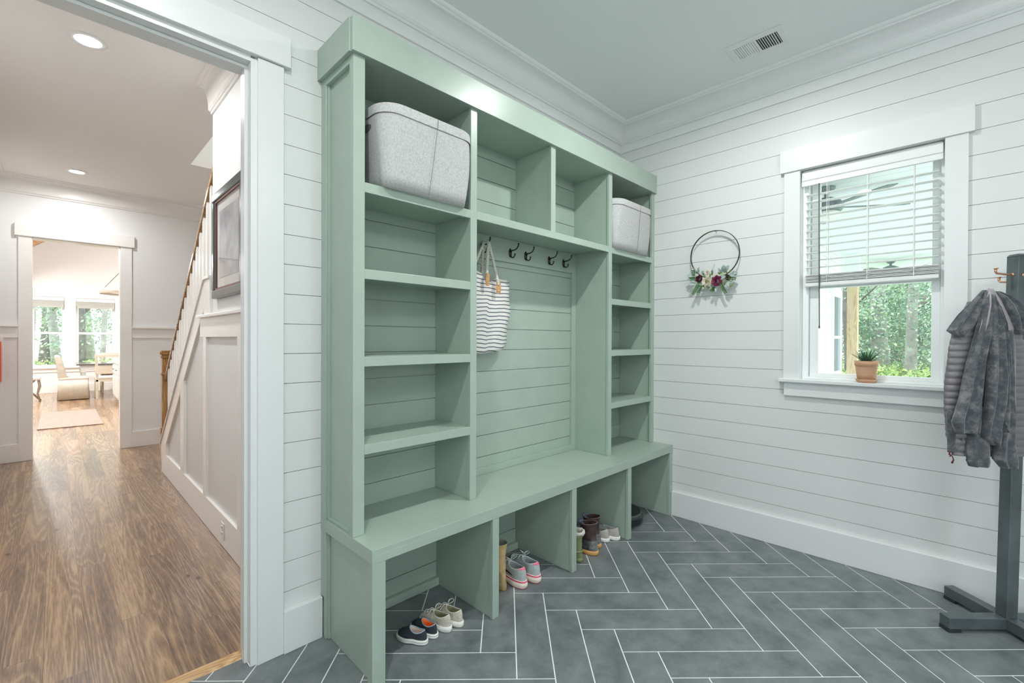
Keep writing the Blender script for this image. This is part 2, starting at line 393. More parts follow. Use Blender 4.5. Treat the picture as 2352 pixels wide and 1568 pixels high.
# ------------------------------------------------------------------ mudroom window
w1 = empty('window_1', (0, -1.6365, 1.08)); w1['kind'] = 'structure'
CT = .019
m = MB(); m.box(-CT, 0, -1.305, -1.217, 1.085, 2.402); m.build('side_casing', 'trim', w1, bevel=.0015)
m = MB(); m.box(-CT, 0, -2.057, -1.968, 1.085, 2.402); m.build('side_casing', 'trim', w1, bevel=.0015)
m = MB(); m.box(-.030, 0, -2.079, -1.195, 2.402, 2.545); m.build('head_casing', 'trim', w1, bevel=.0015)
m = MB(); m.box(-.045, .07, -2.082, -1.192, 1.065, 1.086); m.build('stool', 'trim', w1, bevel=.003)
m = MB(); m.box(-CT, 0, -2.053, -1.221, .978, 1.066); m.build('apron', 'trim', w1, bevel=.0015)
m = MB(); m.box(0, .11, -1.306, -1.296, 1.08, 2.41); m.box(0, .11, -1.977, -1.967, 1.08, 2.41); m.box(0, .11, -1.977, -1.296, 2.401, 2.411); m.build('jamb', 'trim', w1)
m = MB(); m.box(.05, .15, -1.341, -1.300, 1.085, 2.405); m.box(.05, .15, -1.972, -1.953, 1.085, 2.405); m.box(.05, .15, -1.972, -1.300, 2.375, 2.405); m.box(.05, .15, -1.972, -1.3, 1.086, 1.10); m.build('frame', 'pvc', w1, bevel=.002)
def sash(z0, z1, x, nm='sash'):
    mm = MB(); t = .032; yl, yr = -1.345, -1.953; sw = .046
    mm.box(x, x+t, yl-sw, yl, z0, z1); mm.box(x, x+t, yr, yr+.037, z0, z1); mm.box(x, x+t, yr, yl, z0, z0+.026); mm.box(x, x+t, yr, yl, z1-.034, z1)
    s_ = mm.build(nm, 'pvc', w1, bevel=.003)
    mm = MB(); mm.box(x+.014, x+.018, yr+.02, yl-.02, z0+.015, z1-.015); mm.build('pane', 'glass', s_)
sash(1.10, 1.692, .070); sash(1.660, 2.375, .106)
# added patio door, unseen behind the camera, to light the locker
w2 = empty('added_door', (-2.35, RY0, 0)); w2['kind'] = 'structure'
m = MB()
for x in (-3.0, -1.78): m.box(x, x+.08, RY0-.10, RY0-.04, .02, 2.1)
m.box(-3.0, -1.7, RY0-.10, RY0-.04, .02, .22); m.box(-3.0, -1.7, RY0-.10, RY0-.04, 2.02, 2.1); m.build('frame', 'pvc', w2)
m = MB(); m.box(-2.96, -1.74, RY0-.075, RY0-.07, .1, 2.04); m.build('pane', 'glass', w2)
w5 = empty('added_window', (RX0, -2.45, .8)); w5['kind'] = 'structure'  # west window added out of view to let in more daylight
m = MB(); m.box(RX0-.09, RX0-.03, -3.0, -2.95, .8, 2.15); m.box(RX0-.09, RX0-.03, -1.95, -1.9, .8, 2.15); m.box(RX0-.09, RX0-.03, -3.0, -1.9, .8, .85); m.box(RX0-.09, RX0-.03, -3.0, -1.9, 2.10, 2.15); m.build('frame', 'pvc', w5)
m = MB(); m.box(RX0-.065, RX0-.06, -2.96, -1.94, .84, 2.11); m.build('pane', 'glass', w5)
m = MB(); m.box(-3.1, -3.0, RY0, RY0+.018, 0, 2.1); m.box(-1.7, -1.6, RY0, RY0+.018, 0, 2.1); m.box(-3.12, -1.58, RY0, RY0+.03, 2.1, 2.23); m.build('casing', 'trim', w2)

# ================================================================== SETTING: hall
FY = 5.17; SX = -2.556; HX0 = -3.80
m = MB(); m.box(-5.0, 2.2, .118, 13.9, -.03, -.001); struct(m.build('floor_hall', 'floorwood'))
# far wall with the dining-room doorway
wall('wall_far', 'y', HX0-.1, -1.1, 0, HC, [(-3.505, -2.770, -1, 2.43)], .13, mats=('hallwall', 'hallwall'), ship=False, face=FY)
m = MB(); m.box(HX0-.12, HX0, .13, FY, 0, HC); struct(m.build('wall_left', 'hallwall'))
# stair wall: full-height piece near the mudroom, sloped knee wall below the stair
SA = (3.683, .285); SB = (1.675, 1.735)      # (y,z) on the slope under the cap
m = MB(); m.box(SX, SX+.11, .13, 1.66, 0, HC)
m.prism([(SX, 1.66, 0), (SX, 3.683, 0), (SX, 3.683, .265), (SX, 1.82, 1.736), (SX, 1.66, 1.736)], (.11, 0, 0)); struct(m.build('wall_stair', 'hallwall'))
# hall ceiling with the stairwell opening
m = MB(); m.box(HX0-.1, -2.37, .13, FY+.02, HC, HC+.25); m.box(-2.37, -1.1, 3.455, FY+.02, HC, HC+.25); m.box(-2.37, -1.1, .0, .16, HC, HC+.25); m.mi = 0
struct(m.build('ceiling_hall', 'ceilh'))
m = MB(); m.box(-1.2, -1.1, .13, FY+.02, 0, 5.2); m.box(-2.47, -2.37, .16, 3.5, HC+.25, 5.2); m.box(-2.37, -1.2, 3.455, 3.55, HC+.25, 5.2); m.box(-2.37, -1.2, .03, .13, HC+.25, 5.2)
m.box(-2.47, -1.1, .03, 3.55, 5.2, 5.3); struct(m.build('wall_stairwell', 'hallwall'))
crown('trim_2', [(HX0, .14, 1, .0), (HX0, FY, 1, -1), (-1.2, FY, 0, -1)], HC, .19, .10, mt='halltrim')
m = MB()
crown('trim_3', [(SX, 1.66, -1, 0), (SX, .14, -1, 0)], HC, .19, .10, mt='halltrim')
# far wall wainscot
def wains(x0, x1, ends, nm):
    m = MB(); m.box(x0, x1, FY-.012, FY, 1.332, 1.455); m.box(x0, x1, FY-.04, FY, 1.450, 1.472); m.build
    m.box(x0, x1, FY-.018, FY, 0, .19)
    for e in ends: m.box(e, e+.085, FY-.011, FY, .19, 1.34)
    struct(m.build(nm, 'halltrim', bevel=.002))
wains(HX0, -3.606, [HX0], 'trim_4'); wains(-2.665, -1.2, [-1.95], 'trim_5')
d3 = empty('door_3', (-3.14, FY, 0)); d3['kind'] = 'structure'
m = MB(); m.box(-3.606, -3.505, FY-.018, FY, 0, 2.43); m.build('side_casing', 'halltrim', d3, bevel=.002)
m = MB(); m.box(-2.770, -2.665, FY-.018, FY, 0, 2.43); m.build('side_casing', 'halltrim', d3, bevel=.002)
m = MB(); m.box(-3.632, -2.640, FY-.034, FY, 2.43, 2.568); m.build('head_casing', 'halltrim', d3, bevel=.002)
m = MB(); m.box(-3.515, -3.500, FY-.005, FY+.135, 0, 2.43); m.box(-2.775, -2.760, FY-.005, FY+.135, 0, 2.43); m.box(-3.515, -2.76, FY-.005, FY+.135, 2.418, 2.43); m.build('jamb', 'halltrim', d3)
# stair wall trim: ledge, rails, stiles, base, sloped skirt and cap
m = MB(); X0 = SX-.019
m.box(X0, SX, .13, 3.683, 0, .205)
for y0, y1 in ((.13, .20), (.905, .985), (1.775, 1.855)): m.box(X0, SX, y0, y1, .205, 1.34)
def sl(y): return .285+(3.683-max(y, 1.83))*.790
for y0, y1 in ((2.555, 2.695), (3.40, 3.683)): m.prism([(X0, y0, .205), (X0, y1, .205), (X0, y1, max(.21, sl(y1)-.19)), (X0, y0, sl(y0)-.19)], (.019, 0, 0))
m.box(X0, SX, .13, 1.95, 1.34, 1.478)
m.prism([(X0, 3.683, sl(3.683)), (X0, 1.83, sl(1.83)), (X0, 1.83, sl(1.83)-.20), (X0, 3.683, max(.09, sl(3.683)-.20))], (.019, 0, 0))
m.box(X0, SX, 1.66, 1.83, 1.34, sl(1.83))
struct(m.build('trim_6', 'halltrim', bevel=.003))
m = MB(); m.box(SX-.045, SX, .13, 1.965, 1.478, 1.497); struct(m.build('trim_7', 'halltrim', bevel=.002))
m = MB(); m.prism([(SX-.03, 3.70, sl(3.70)), (SX-.03, 1.82, sl(1.82)), (SX-.03, 1.66, sl(1.82)), (SX-.03, 1.66, sl(1.82)+.022), (SX-.03, 1.815, sl(1.82)+.022), (SX-.03, 3.70, sl(3.70)+.022)], (.155, 0, 0)); struct(m.build('trim_8', 'halltrim', bevel=.002))

# ================================================================== SETTING: dining room (vaulted)
GX0, GX1, GY0, GY1 = -5.0, 2.2, 5.30, 13.65
holes = [(-3.72, -3.15, .632, 2.13), (-2.95, -2.215, .625, 2.13)]
wall('wall_dining_far', 'y', GX0-.1, GX1+.1, 0, 5.9, holes, .18, mats=('hallwall', 'hallwall'), ship=False, face=GY1)
m = MB(); m.box(GX0-.12, GX0, GY0-.1, GY1+.1, 0, 2.6); m.box(GX1, GX1+.12, GY0-.1, GY1+.1, 0, 2.6); m.box(GX0-.12, HX0-.1, GY0-.13, GY0, 0, 5.9); m.box(-1.1, GX1+.12, GY0-.13, GY0, 0, 5.9); m.box(HX0-.1, -1.1, GY0-.1, GY0, HC, 5.9)
struct(m.build('wall_dining', 'hallwall'))
sl_ = .80; xr = -1.4; zr = 2.45+(xr-GX0)*sl_
m = MB(); m.prism([(GX0-.1, GY0-.14, 2.37), (xr, GY0-.14, zr), (xr, GY0-.14, zr+.15), (GX0-.1, GY0-.14, 2.52)], (0, GY1-GY0+.4, 0)); m.prism([(xr, GY0-.14, zr), (GX1+.1, GY0-.14, 2.37), (GX1+.1, GY0-.14, 2.52), (xr, GY0-.14, zr+.15)], (0, GY1-GY0+.4, 0)); struct(m.build('ceiling_dining', 'hallwall'))
for i, yb in enumerate((8.3, 11.9)):
    m = MB(); m.beam((GX0+.3, yb, 2.45+.3*sl_-.12), (xr, yb, zr-.12), .18, .24); m.beam((GX1-.3, yb, 2.45+.3*sl_-.12), (xr, yb, zr-.12), .18, .24)
    tag(m.build('ceiling_beam', 'beam'), ['brown timber rafter under the vaulted dining ceiling, nearer the doorway', 'brown timber rafter seen through the top left of the dining doorway'][i], 'beam')
m = MB(); m.box(GX0, GX1, GY1-.02, GY1, 2.33, 2.46); m.box(-3.13-.02, -2.95, GY1-.02, GY1, .61, 2.33); m.box(-3.86, -3.72, GY1-.02, GY1, .61, 2.33); m.box(-2.215, -2.08, GY1-.02, GY1, .61, 2.33); m.box(-3.9, -2.04, GY1-.06, GY1+.05, .595, .62); m.box(-3.88, -2.06, GY1-.02, GY1, .50, .60); m.box(GX0, GX1, GY1-.02, GY1, 0, .19)
struct(m.build('trim_9', 'halltrim'))
def dwin(nm, x0, x1):
    e = empty(nm, ((x0+x1)/2, GY1, .62)); e['kind'] = 'structure'; t = .05; zm = 1.452
    m = MB(); y0, y1 = GY1+.06, GY1+.10
    for a_, b_, c_, d_ in ((x0, x0+t, .63, 2.13), (x1-t, x1, .63, 2.13), (x0, x1, .63, .68), (x0, x1, 2.09, 2.13), (x0, x1, zm-.025, zm+.025)): m.box(a_, b_, y0, y1, c_, d_)
    m.build('sash', 'pvc', e)
    m = MB(); m.box(x0+t, x1-t, GY1+.075, GY1+.08, .66, 2.1); m.build('pane', 'glass', e)
dwin('window_2', -3.72, -3.15); dwin('window_3', -2.95, -2.215)

# ================================================================== LOCKER (upper cabinet)
LW, FYU, FYB = -2.489, -.3105, -.469
ZB, ZT, ZC = .53, 2.6125, 2.4755
L = empty('mudroom_locker', (-1.245, -.15, ZB), 'tall sage green built-in locker with open cubbies, shelves and a hook rail above the bench', 'locker')
def part(nm, m, mt='green', par=None, bev=.0015, **k): return m.build(nm, mt, par if par is not None else L, bevel=bev, **k)
# back panel in painted shiplap
def green_back(z0, z1, x0, x1, par, nm='back_panel'):
    m = MB(False); k = math.floor((z0-SL0)/SS)
    while SL0+k*SS < z1:
        a = max(z0, SL0+k*SS+.002); b = min(z1, SL0+(k+1)*SS-.002); k += 1
        if b-a > .003: m.box(x0, x1, -.011, -.003, a, b)
    m.box(x0, x1, -.003, -.0005, z0, z1)
    part(nm, m, par=par, bev=0)
green_back(ZB, ZT-.05, -2.470, -.002, L)
ZF = ZB+.0005
m = MB(); m.box(LW, -2.470, -.049, -.0005, ZF, ZC+.02); m.box(LW, -2.470, -.292, -.274, ZF, ZC+.02); m.box(LW, -2.470, -.292, -.0, 2.446, ZC+.02)
m.box(-2.4700, -2.4665, -.30, -.001, ZF, ZC+.02)
m.box(-2.480, -2.470, -.058, -.049, ZF, 2.446); m.box(-2.480, -2.470, -.274, -.049, ZF, ZF+.012)
part('side_panel', m)
m = MB(); m.box(-.019, -.001, -.292, -.011, ZF, ZC+.02); part('side_panel', m)
for x0, x1, z0 in ((LW, -2.439, ZF), (-1.878, -1.837, ZF), (-1.262, -1.220, 1.97), (-.646, -.605, ZF), (-.042, -.0015, ZF)):
    m = MB(); m.box(x0, x1, FYU, FYU+.019, z0, ZC+.02); part('stile', m)
for x0, x1, z0 in ((-1.874, -1.841, ZF), (-1.258, -1.224, 1.9705), (-.642, -.609, ZF)):
    m = MB(); m.box(x0, x1, FYU+.019, -.011, z0, ZC+.005); part('divider', m)
bays = {'l': (-2.4665, -1.874, -2.439, -1.878), 'r': (-.609, -.019, -.605, -.042), 'c': (-1.841, -.642, -1.837, -.646)}
for b_, zs in (('l', (1.970, 1.616, 1.257, .896)), ('r', (1.970, 1.615, 1.257, .892)), ('c', (1.972,))):
    for z in zs:
        m = MB(); q = bays[b_]; m.box(q[0], q[1], FYU+.019, -.011, z-.019, z); m.box(q[2], q[3], FYU+.0005, FYU+.019, z-.040, z+.0003); part('shelf', m)
m = MB(); m.box(LW, -.001, FYU, -.001, ZC, ZC+.016); part('top_panel', m)
m = MB(); m.box(LW-.012, -.001, FYU-.018, FYU, ZC, ZT); m.box(LW-.018, LW-.0, FYU, -.0005, ZC, ZT); m.box(LW-.001, -.001, FYU, -.0005, ZT-.02, ZT); part('crown_board', m)
m = MB(); m.box(-1.8405, -.6425, -.028, -.0115, 1.811, 1.9525); part('hook_rail', m)
m = MB(); m.box(-1.8405, -.687, -.028, -.0115, ZF, .569); m.box(-.687, -.6425, -.028, -.0115, ZF, 1.8105); m.box(-1.8405, -1.797, -.028, -.0115, .569, 1.8105); part('panel_frame', m)
# hooks
def hook(x, z):
    m = MB()
    m.rings([[(x+.011*math.cos(t)*1.0, -.0285-dy, z+.030*math.sin(t)*(1 if math.sin(t) < 0 else .9)) for t in [2*PI*k/16 for k in range(16)]] for dy in (0, .004)], True, True, True)
    y = -.0325
    m.tube([(x, y, z+.005), (x, y-.016, z+.012), (x, y-.035, z+.012), (x, y-.055, z+.018), (x, y-.068, z+.034), (x, y-.070, z+.050)], [.0052, .0045, .004, .004, .004, .0052], 8)
    m.tube([(x, y, z-.016), (x, y-.010, z-.030), (x, y-.024, z-.034), (x, y-.036, z-.026), (x, y-.040, z-.010)], [.0050, .0042, .004, .004, .0052], 8)
    part('hook', m, 'black', bev=0, smooth=True)
for hx in (-1.556, -1.322, -1.180, -.948, -.790): hook(hx, 1.872)

# ================================================================== BENCH
B = empty('storage_bench', (-1.245, -.23, 0), 'long low sage green bench with four open shoe cubbies along the floor', 'bench')
def bp_(nm, m, bev=.0015): return m.build(nm, 'green', B, bevel=bev)
m = MB(); m.box(LW, -.001, FYB, -.0005, ZB-.022, ZB); m.box(LW, -.001, FYB, FYB+.019, .4765, ZB-.021); m.box(LW, LW+.019, FYB, -.0005, .4765, ZB-.021); bp_('bench_top', m)
Z0 = .0005
for x0, x1 in ((LW+.002, -2.431), (-1.868, -1.827), (-1.253, -1.211), (-.647, -.604), (-.047, -.0015)):
    m = MB(); m.box(x0, x1, FYB+.001, FYB+.020, Z0, .4765); bp_('leg', m)
m = MB(); m.box(LW+.002, -2.470, -.050, -.027, Z0, .4765); m.box(LW+.002, -2.47, -.449, -.430, Z0, .4765); m.box(-2.4685, -2.462, -.449, -.012, Z0, .508); m.box(-2.478, -2.469, -.058, -.050, Z0, .4765); bp_('side_panel', m)
m = MB(); m.box(LW+.001, -2.470, -.027, -.0005, BH+.0005, .4765); bp_('side_panel', m)
for x0, x1 in ((-1.864, -1.831), (-1.249, -1.215), (-.643, -.608), (-.019, -.0275)):
    if x0 > -.1: x0, x1 = -.044, -.0275
    m = MB(); m.box(x0, x1, FYB+.020, -.012, Z0, .508); bp_('divider', m)
green_back(Z0, .508, -2.462, -.0285, B)
m = MB()
for x0, x1 in ((-2.462, -1.864), (-1.831, -1.249), (-1.215, -.643), (-.608, -.044)): m.box(x0+.0005, x1-.0005, -.036, -.0115, Z0, .042)
bp_('kick_rail', m)

# ================================================================== BASKETS
def felt(name, c, dark=.8):
    m, t, b = nt(name); N = t.nodes; Lk = t.links
    tc = N.new('ShaderNodeTexCoord'); n = N.new('ShaderNodeTexNoise'); n.inputs['Scale'].default_value = 90; n.inputs['Detail'].default_value = 6; n.inputs['Roughness'].default_value = .8
    mp = N.new('ShaderNodeMapping'); mp.inputs['Scale'].default_value = (1.6, 1.6, 1.3); Lk.new(tc.outputs['Object'], mp.inputs[0]); Lk.new(mp.outputs[0], n.inputs['Vector'])
    r = N.new('ShaderNodeValToRGB'); e = r.color_ramp.elements; e[0].position = .36; e[0].color = (*[x*.78 for x in c], 1); e[1].position = .62; e[1].color = (*[min(1, x*1.12) for x in c], 1)
    Lk.new(n.outputs['Fac'], r.inputs[0]); Lk.new(r.outputs[0], b.inputs['Base Color']); b.inputs['Roughness'].default_value = .95; b.inputs['Specular IOR Level'].default_value = .1
    bp = N.new('ShaderNodeBump'); bp.inputs['Strength'].default_value = .35; bp.inputs['Distance'].default_value = .002; Lk.new(n.outputs['Fac'], bp.inputs['Height']); Lk.new(bp.outputs[0], b.inputs['Normal'])
    return m
M['felt'] = felt('light_grey_felt', (.52, .52, .52)); M['feltd'] = felt('dark_grey_felt', (.16, .165, .165)); M['stitch'] = mat('grey_thread', (.16, .17, .18), .9)
def rrect(x0, x1, y0, y1, r, z, n=7, wob=0):
    pts = []
    for cx, cy, a0 in ((x1-r, y1-r, 0), (x0+r, y1-r, 90), (x0+r, y0+r, 180), (x1-r, y0+r, 270)):
        for k in range(n+1):
            t = math.radians(a0+90*k/n); pts.append((cx+r*math.cos(t), cy+r*math.sin(t), z))
    return pts
def basket(nm, xb, xt, yb, yt, z0, z1, label, seam):
    e = empty(nm, ((xb[0]+xb[1])/2, (yb[0]+yb[1])/2, z0), label, 'basket', 'felt storage baskets in the top cubbies')
    def ring(t, ins=0, bulge=0):
        f = t; s = math.sin(t*PI)*.006
        lx = xb[0]+(xt[0]-xb[0])*f+ins-s; hx = xb[1]+(xt[1]-xb[1])*f-ins+s; ly = yb[0]+(yt[0]-yb[0])*f+ins-s*.4; hy = yb[1]+(yt[1]-yb[1])*f-ins
        return rrect(lx, hx, ly, hy, .035+.065*f*f, z0+(z1-z0)*t)
    m = MB(); rs = [ring(t) for t in (0, .15, .3, .45, .6, .75, .88)]
    m.rings(rs, True, True, False)
    m.rings([ring(t, .008) for t in (.88, .5, .03)], True, False, True)
    b_ = m.build('body', 'felt', e, smooth=True)
    m = MB(); m.rings([ring(.875, -.004), ring(.99, -.004), ring(1.0, -.001), ring(1.0, .010), ring(.875, .012)], True, False, False); m.build('rim', 'felt', e, smooth=True)
    sx = seam
    m = MB(); m.tube([(sx[0], yb[0]+(yt[0]-yb[0])*t-.0065-.0025*math.sin(t*PI), z0+(z1-z0)*t) for t in [k/8*.985+.01 for k in range(9)] for sx in [(seam[1]+(seam[0]-seam[1])*t,)]], .0010, 5)
    m.build('seam', 'stitch', e)
    # handle slot on the left side
    m = MB(); xs = xb[0]+(xt[0]-xb[0])*.78-.0055; yc = (yb[0]+yb[1])/2; zz = z0+(z1-z0)*.76
    m.rings([[(xs-d, yc+.06*math.cos(a)*(1 if abs(math.cos(a)) > .0 else 1), zz+.018*math.sin(a)) for a in [2*PI*k/18 for k in range(18)]] for d in (0, .0006)], True, True, True)
    m.build('handle_slot', 'feltd', e)
    return e
basket('felt_basket', (-2.362, -1.922), (-2.385, -1.882), (-.338, -.06), (-.362, -.05), 1.9712, 2.318, 'wide light grey felt basket in the top left cubby of the locker', (-2.115, -2.150))
basket('felt_basket', (-.590, -.126), (-.598, -.078), (-.328, -.06), (-.352, -.05), 1.9712, 2.318, 'smaller-looking grey felt basket in the top right cubby next to the window wall', (-.30, -.31))

# ================================================================== TOTE BAG
def stripe_mat():
    m, t, b = nt('striped_canvas'); N = t.nodes; Lk = t.links
    uv = N.new('ShaderNodeUVMap'); sp = N.new('ShaderNodeSeparateXYZ'); Lk.new(uv.outputs[0], sp.inputs[0])
    mu = N.new('ShaderNodeMath'); mu.operation = 'MULTIPLY'; mu.inputs[1].default_value = 1/.0228; Lk.new(sp.outputs[1], mu.inputs[0])
    fr = N.new('ShaderNodeMath'); fr.operation = 'FRACT'; Lk.new(mu.outputs[0], fr.inputs[0])
    lt = N.new('ShaderNodeMath'); lt.operation = 'LESS_THAN'; lt.inputs[1].default_value = .25; Lk.new(fr.outputs[0], lt.inputs[0])
    mx = N.new('ShaderNodeMix'); mx.data_type = 'RGBA'; Lk.new(lt.outputs[0], mx.inputs[0]); mx.inputs[6].default_value = (.80, .775, .74, 1); mx.inputs[7].default_value = (.10, .115, .16, 1)
    Lk.new(mx.outputs[2], b.inputs['Base Color']); b.inputs['Roughness'].default_value = .9
    return m
M['stripe'] = stripe_mat(); M['rope'] = mat('cotton_rope', (.70, .68, .62), .9, bump=.6, bscale=160); M['leather'] = mat('tan_leather', (.55, .29, .12), .5, var=.15, vscale=60); M['brass'] = mat('brass', (.75, .60, .35), .3, metal=.9); M['navy'] = mat('navy_lining', (.05, .065, .10), .9)
T = empty('tote_bag', (-1.556, -.10, 1.25), 'cream canvas tote bag with navy stripes and rope handles hanging from the leftmost hook', 'bag')
def tote():
    # front/back curve in plan (x, y) from the left edge round the crease to the right edge
    plan = [(-1.745, -.085, 1.700), (-1.715, -.112, 1.705), (-1.675, -.122, 1.712), (-1.640, -.122, 1.700), (-1.605, -.115, 1.668), (-1.578, -.094, 1.650), (-1.555, -.088, 1.660), (-1.515, -.096, 1.684), (-1.475, -.098, 1.686), (-1.430, -.092, 1.686), (-1.378, -.080, 1.687)]
    bot = [1.262, 1.258, 1.252, 1.250, 1.250, 1.252, 1.254, 1.256, 1.260, 1.268, 1.300]
    n = len(plan); nz = 22; uvs = []; m = MB(); rows = []
    for k in range(nz+1):
        t = k/nz; row = []; 
        pinch = -.014*math.exp(-((t-.62)/.13)**2); bul = .012*math.sin(PI*t)
        for i, (x, y, zt) in enumerate(plan):
            z = zt+(bot[i]-zt)*t
            xx = x + (x+1.56)*(-.10*t+(.8*pinch if x > -1.5 else 0)) + .004*math.sin(9*t+i)
            yy = y*(1-.10*t) - bul + .006*math.sin(13*t+1.7*i)*math.sin(PI*t)
            row.append((xx, yy, z)); uvs.append((x, 1.72-z+.0035*math.sin(i*1.3+6*t)))
        rows.append(row)
    back = []
    for row in rows: back.append([(x, min(-.034, y*.22-.036), z) for (x, y, z) in row[::-1]])
    rs = [f+b_ for f, b_ in zip(rows, back)]
    m.rings(rs, True, False, True)
    me_uv = []
    for k in range(nz+1):
        u_ = uvs[k*n:(k+1)*n]; me_uv += u_+u_[::-1]
    o = m.build('bag_body', ['stripe'], T, smooth=True)
    uvl = o.data.uv_layers.new(name='UVMap')
    for lp in o.data.loops: uvl.data[lp.index].uv = me_uv[lp.vertex_index]
    m = MB(); m.rings([[(x, y+.003, z-.002) for x, y, z in rs[0]], [(x, y+(.004 if i < n else -.002), z-.03) for i, (x, y, z) in enumerate(rs[1])]], True, False, True); m.build('lining', 'navy', T)
    hz = 1.902
    hk = (-1.556, -.0885, 1.903)
    def rope(a, tp, bb_=None, ph=0):
        pts = []
        for k in range(15):
            t = k/14; p = Vector(a).lerp(Vector(tp), t); p.x += .006*math.sin(PI*t)*ph; pts.append(p)
        for q in range(2):
            mm = [];
        return pts
    def ropes(a, top, c, nm):
        pts = [Vector(a).lerp(Vector(top), k/16)+Vector((0, 0, 0)) for k in range(16)]+[Vector(top)+Vector((0.0, 0, .006))]+[Vector(top).lerp(Vector(c), (k+1)/16) for k in range(16)]
        m = MB(); r = .0066
        # two plies twisted around each other
        for s_ in (0, PI):
            q = []; L_ = 0
            for i, p in enumerate(pts):
                if i: L_ += (p-pts[i-1]).length
                q.append(p)
            # resample finely
            Q = []; 
            for i in range(len(q)-1):
                for j in range(4): Q.append(q[i].lerp(q[i+1], j/4))
            Q.append(q[-1]); acc = 0; W = []
            for i, p in enumerate(Q):
                if i: acc += (p-Q[i-1]).length
                th = acc/.030*2*PI+s_; W.append(p+Vector((math.cos(th)*.0042, math.sin(th)*.0042, 0)))
            m.tube(W, .0058, 6)
        m.build(nm, 'rope', T, smooth=True)
    ropes((-1.716, -.125, 1.70), (-1.572, -.062, 1.892), (-1.600, -.070, 1.665), 'handle')
    ropes((-1.625, -.146, 1.675), (-1.556, -.085, 1.901), (-1.512, -.126, 1.645), 'handle')
    for (x, y, z, rz) in ((-1.622, -.146, 1.665, .15), (-1.512, -.122, 1.632, -.5)):
        m = MB(); mt = Matrix.Translation((x, y, z)) @ Matrix.Rotation(rz, 4, 'Z')
        m.rings([[(px, -.0045-.0035*dd, pz) for px, pz in [(.0155*math.cos(a)*(1), .036*max(-1, min(1, 1.35*math.sin(a)))) for a in [2*PI*k/16 for k in range(16)]]] for dd in (0, 1)], True, True, True); m.xform(mt)
        o2 = m.build('leather_tab', 'leather', T)
        for zz in (.018, -.018):
            m = MB(); m.rings([[(.0035*math.cos(a), -.008-dd*.0025, zz+.0035*math.sin(a)) for a in [2*PI*k/10 for k in range(10)]] for dd in (0, 1)], True, True, True)
            m.xform(mt); m.build('rivet', 'brass', o2)
tote()

# ================================================================== SHOES
def shoe_geo(L_, W_, hs, Hh, Ht_, op, toe_h, n=36, heelw=.74, waist=.80, flare=0, shaft=None):
    """returns functions: sole outline(th, grow, z) and upper surface(th, t). heel at x=0, toe at +x"""
    def outline(th, k=0):
        c, s_ = math.cos(th), math.sin(th)          # th=0 toe, pi heel
        x = L_/2+(L_/2+k)*c
        f = (x/L_)
        wdt = W_/2*(heelw+(1-heelw)*max(0, min(1, (f-.15)/.5)))
        wdt *= (1-(1-waist)*math.exp(-((f-.40)/.14)**2))
        y = (wdt+k)*math.copysign(abs(s_)**.78, s_)
        return x, y
    ox, orx, ory = op       # opening centre x, radii
    def collar(th):
        return ox+orx*math.cos(th), ory*math.sin(th)
    def height(th):
        c = math.cos(th); return Hh*(.5-.5*c)+Ht_*(.5+.5*c)-.012*(1-c*c)*(1 if shaft is None else 0)
    def surf(th, t):
        X, Y = outline(th, -.003); cx, cy_ = collar(th); c = math.cos(th)
        e = 1-math.cos(t*PI/2); e = e**(1.0 if c > 0 else 1.25)
        z = hs+(height(th)-hs)*(math.sin(t*PI/2)**(1.0 if c < .2 else 1.0+.35*c))
        if c > 0:   # toe box: rise fast to toe_h, then up to the tongue
            z2 = hs+(toe_h-hs)*min(1, math.sin(min(1, t/.45)*PI/2))+max(0, (t-.35)/.65)**1.15*(height(th)-toe_h)
            z = z*(1-c)+z2*c
        return X+(cx-X)*e, Y+(cy_-Y)*e, z
    return outline, surf, collar, height
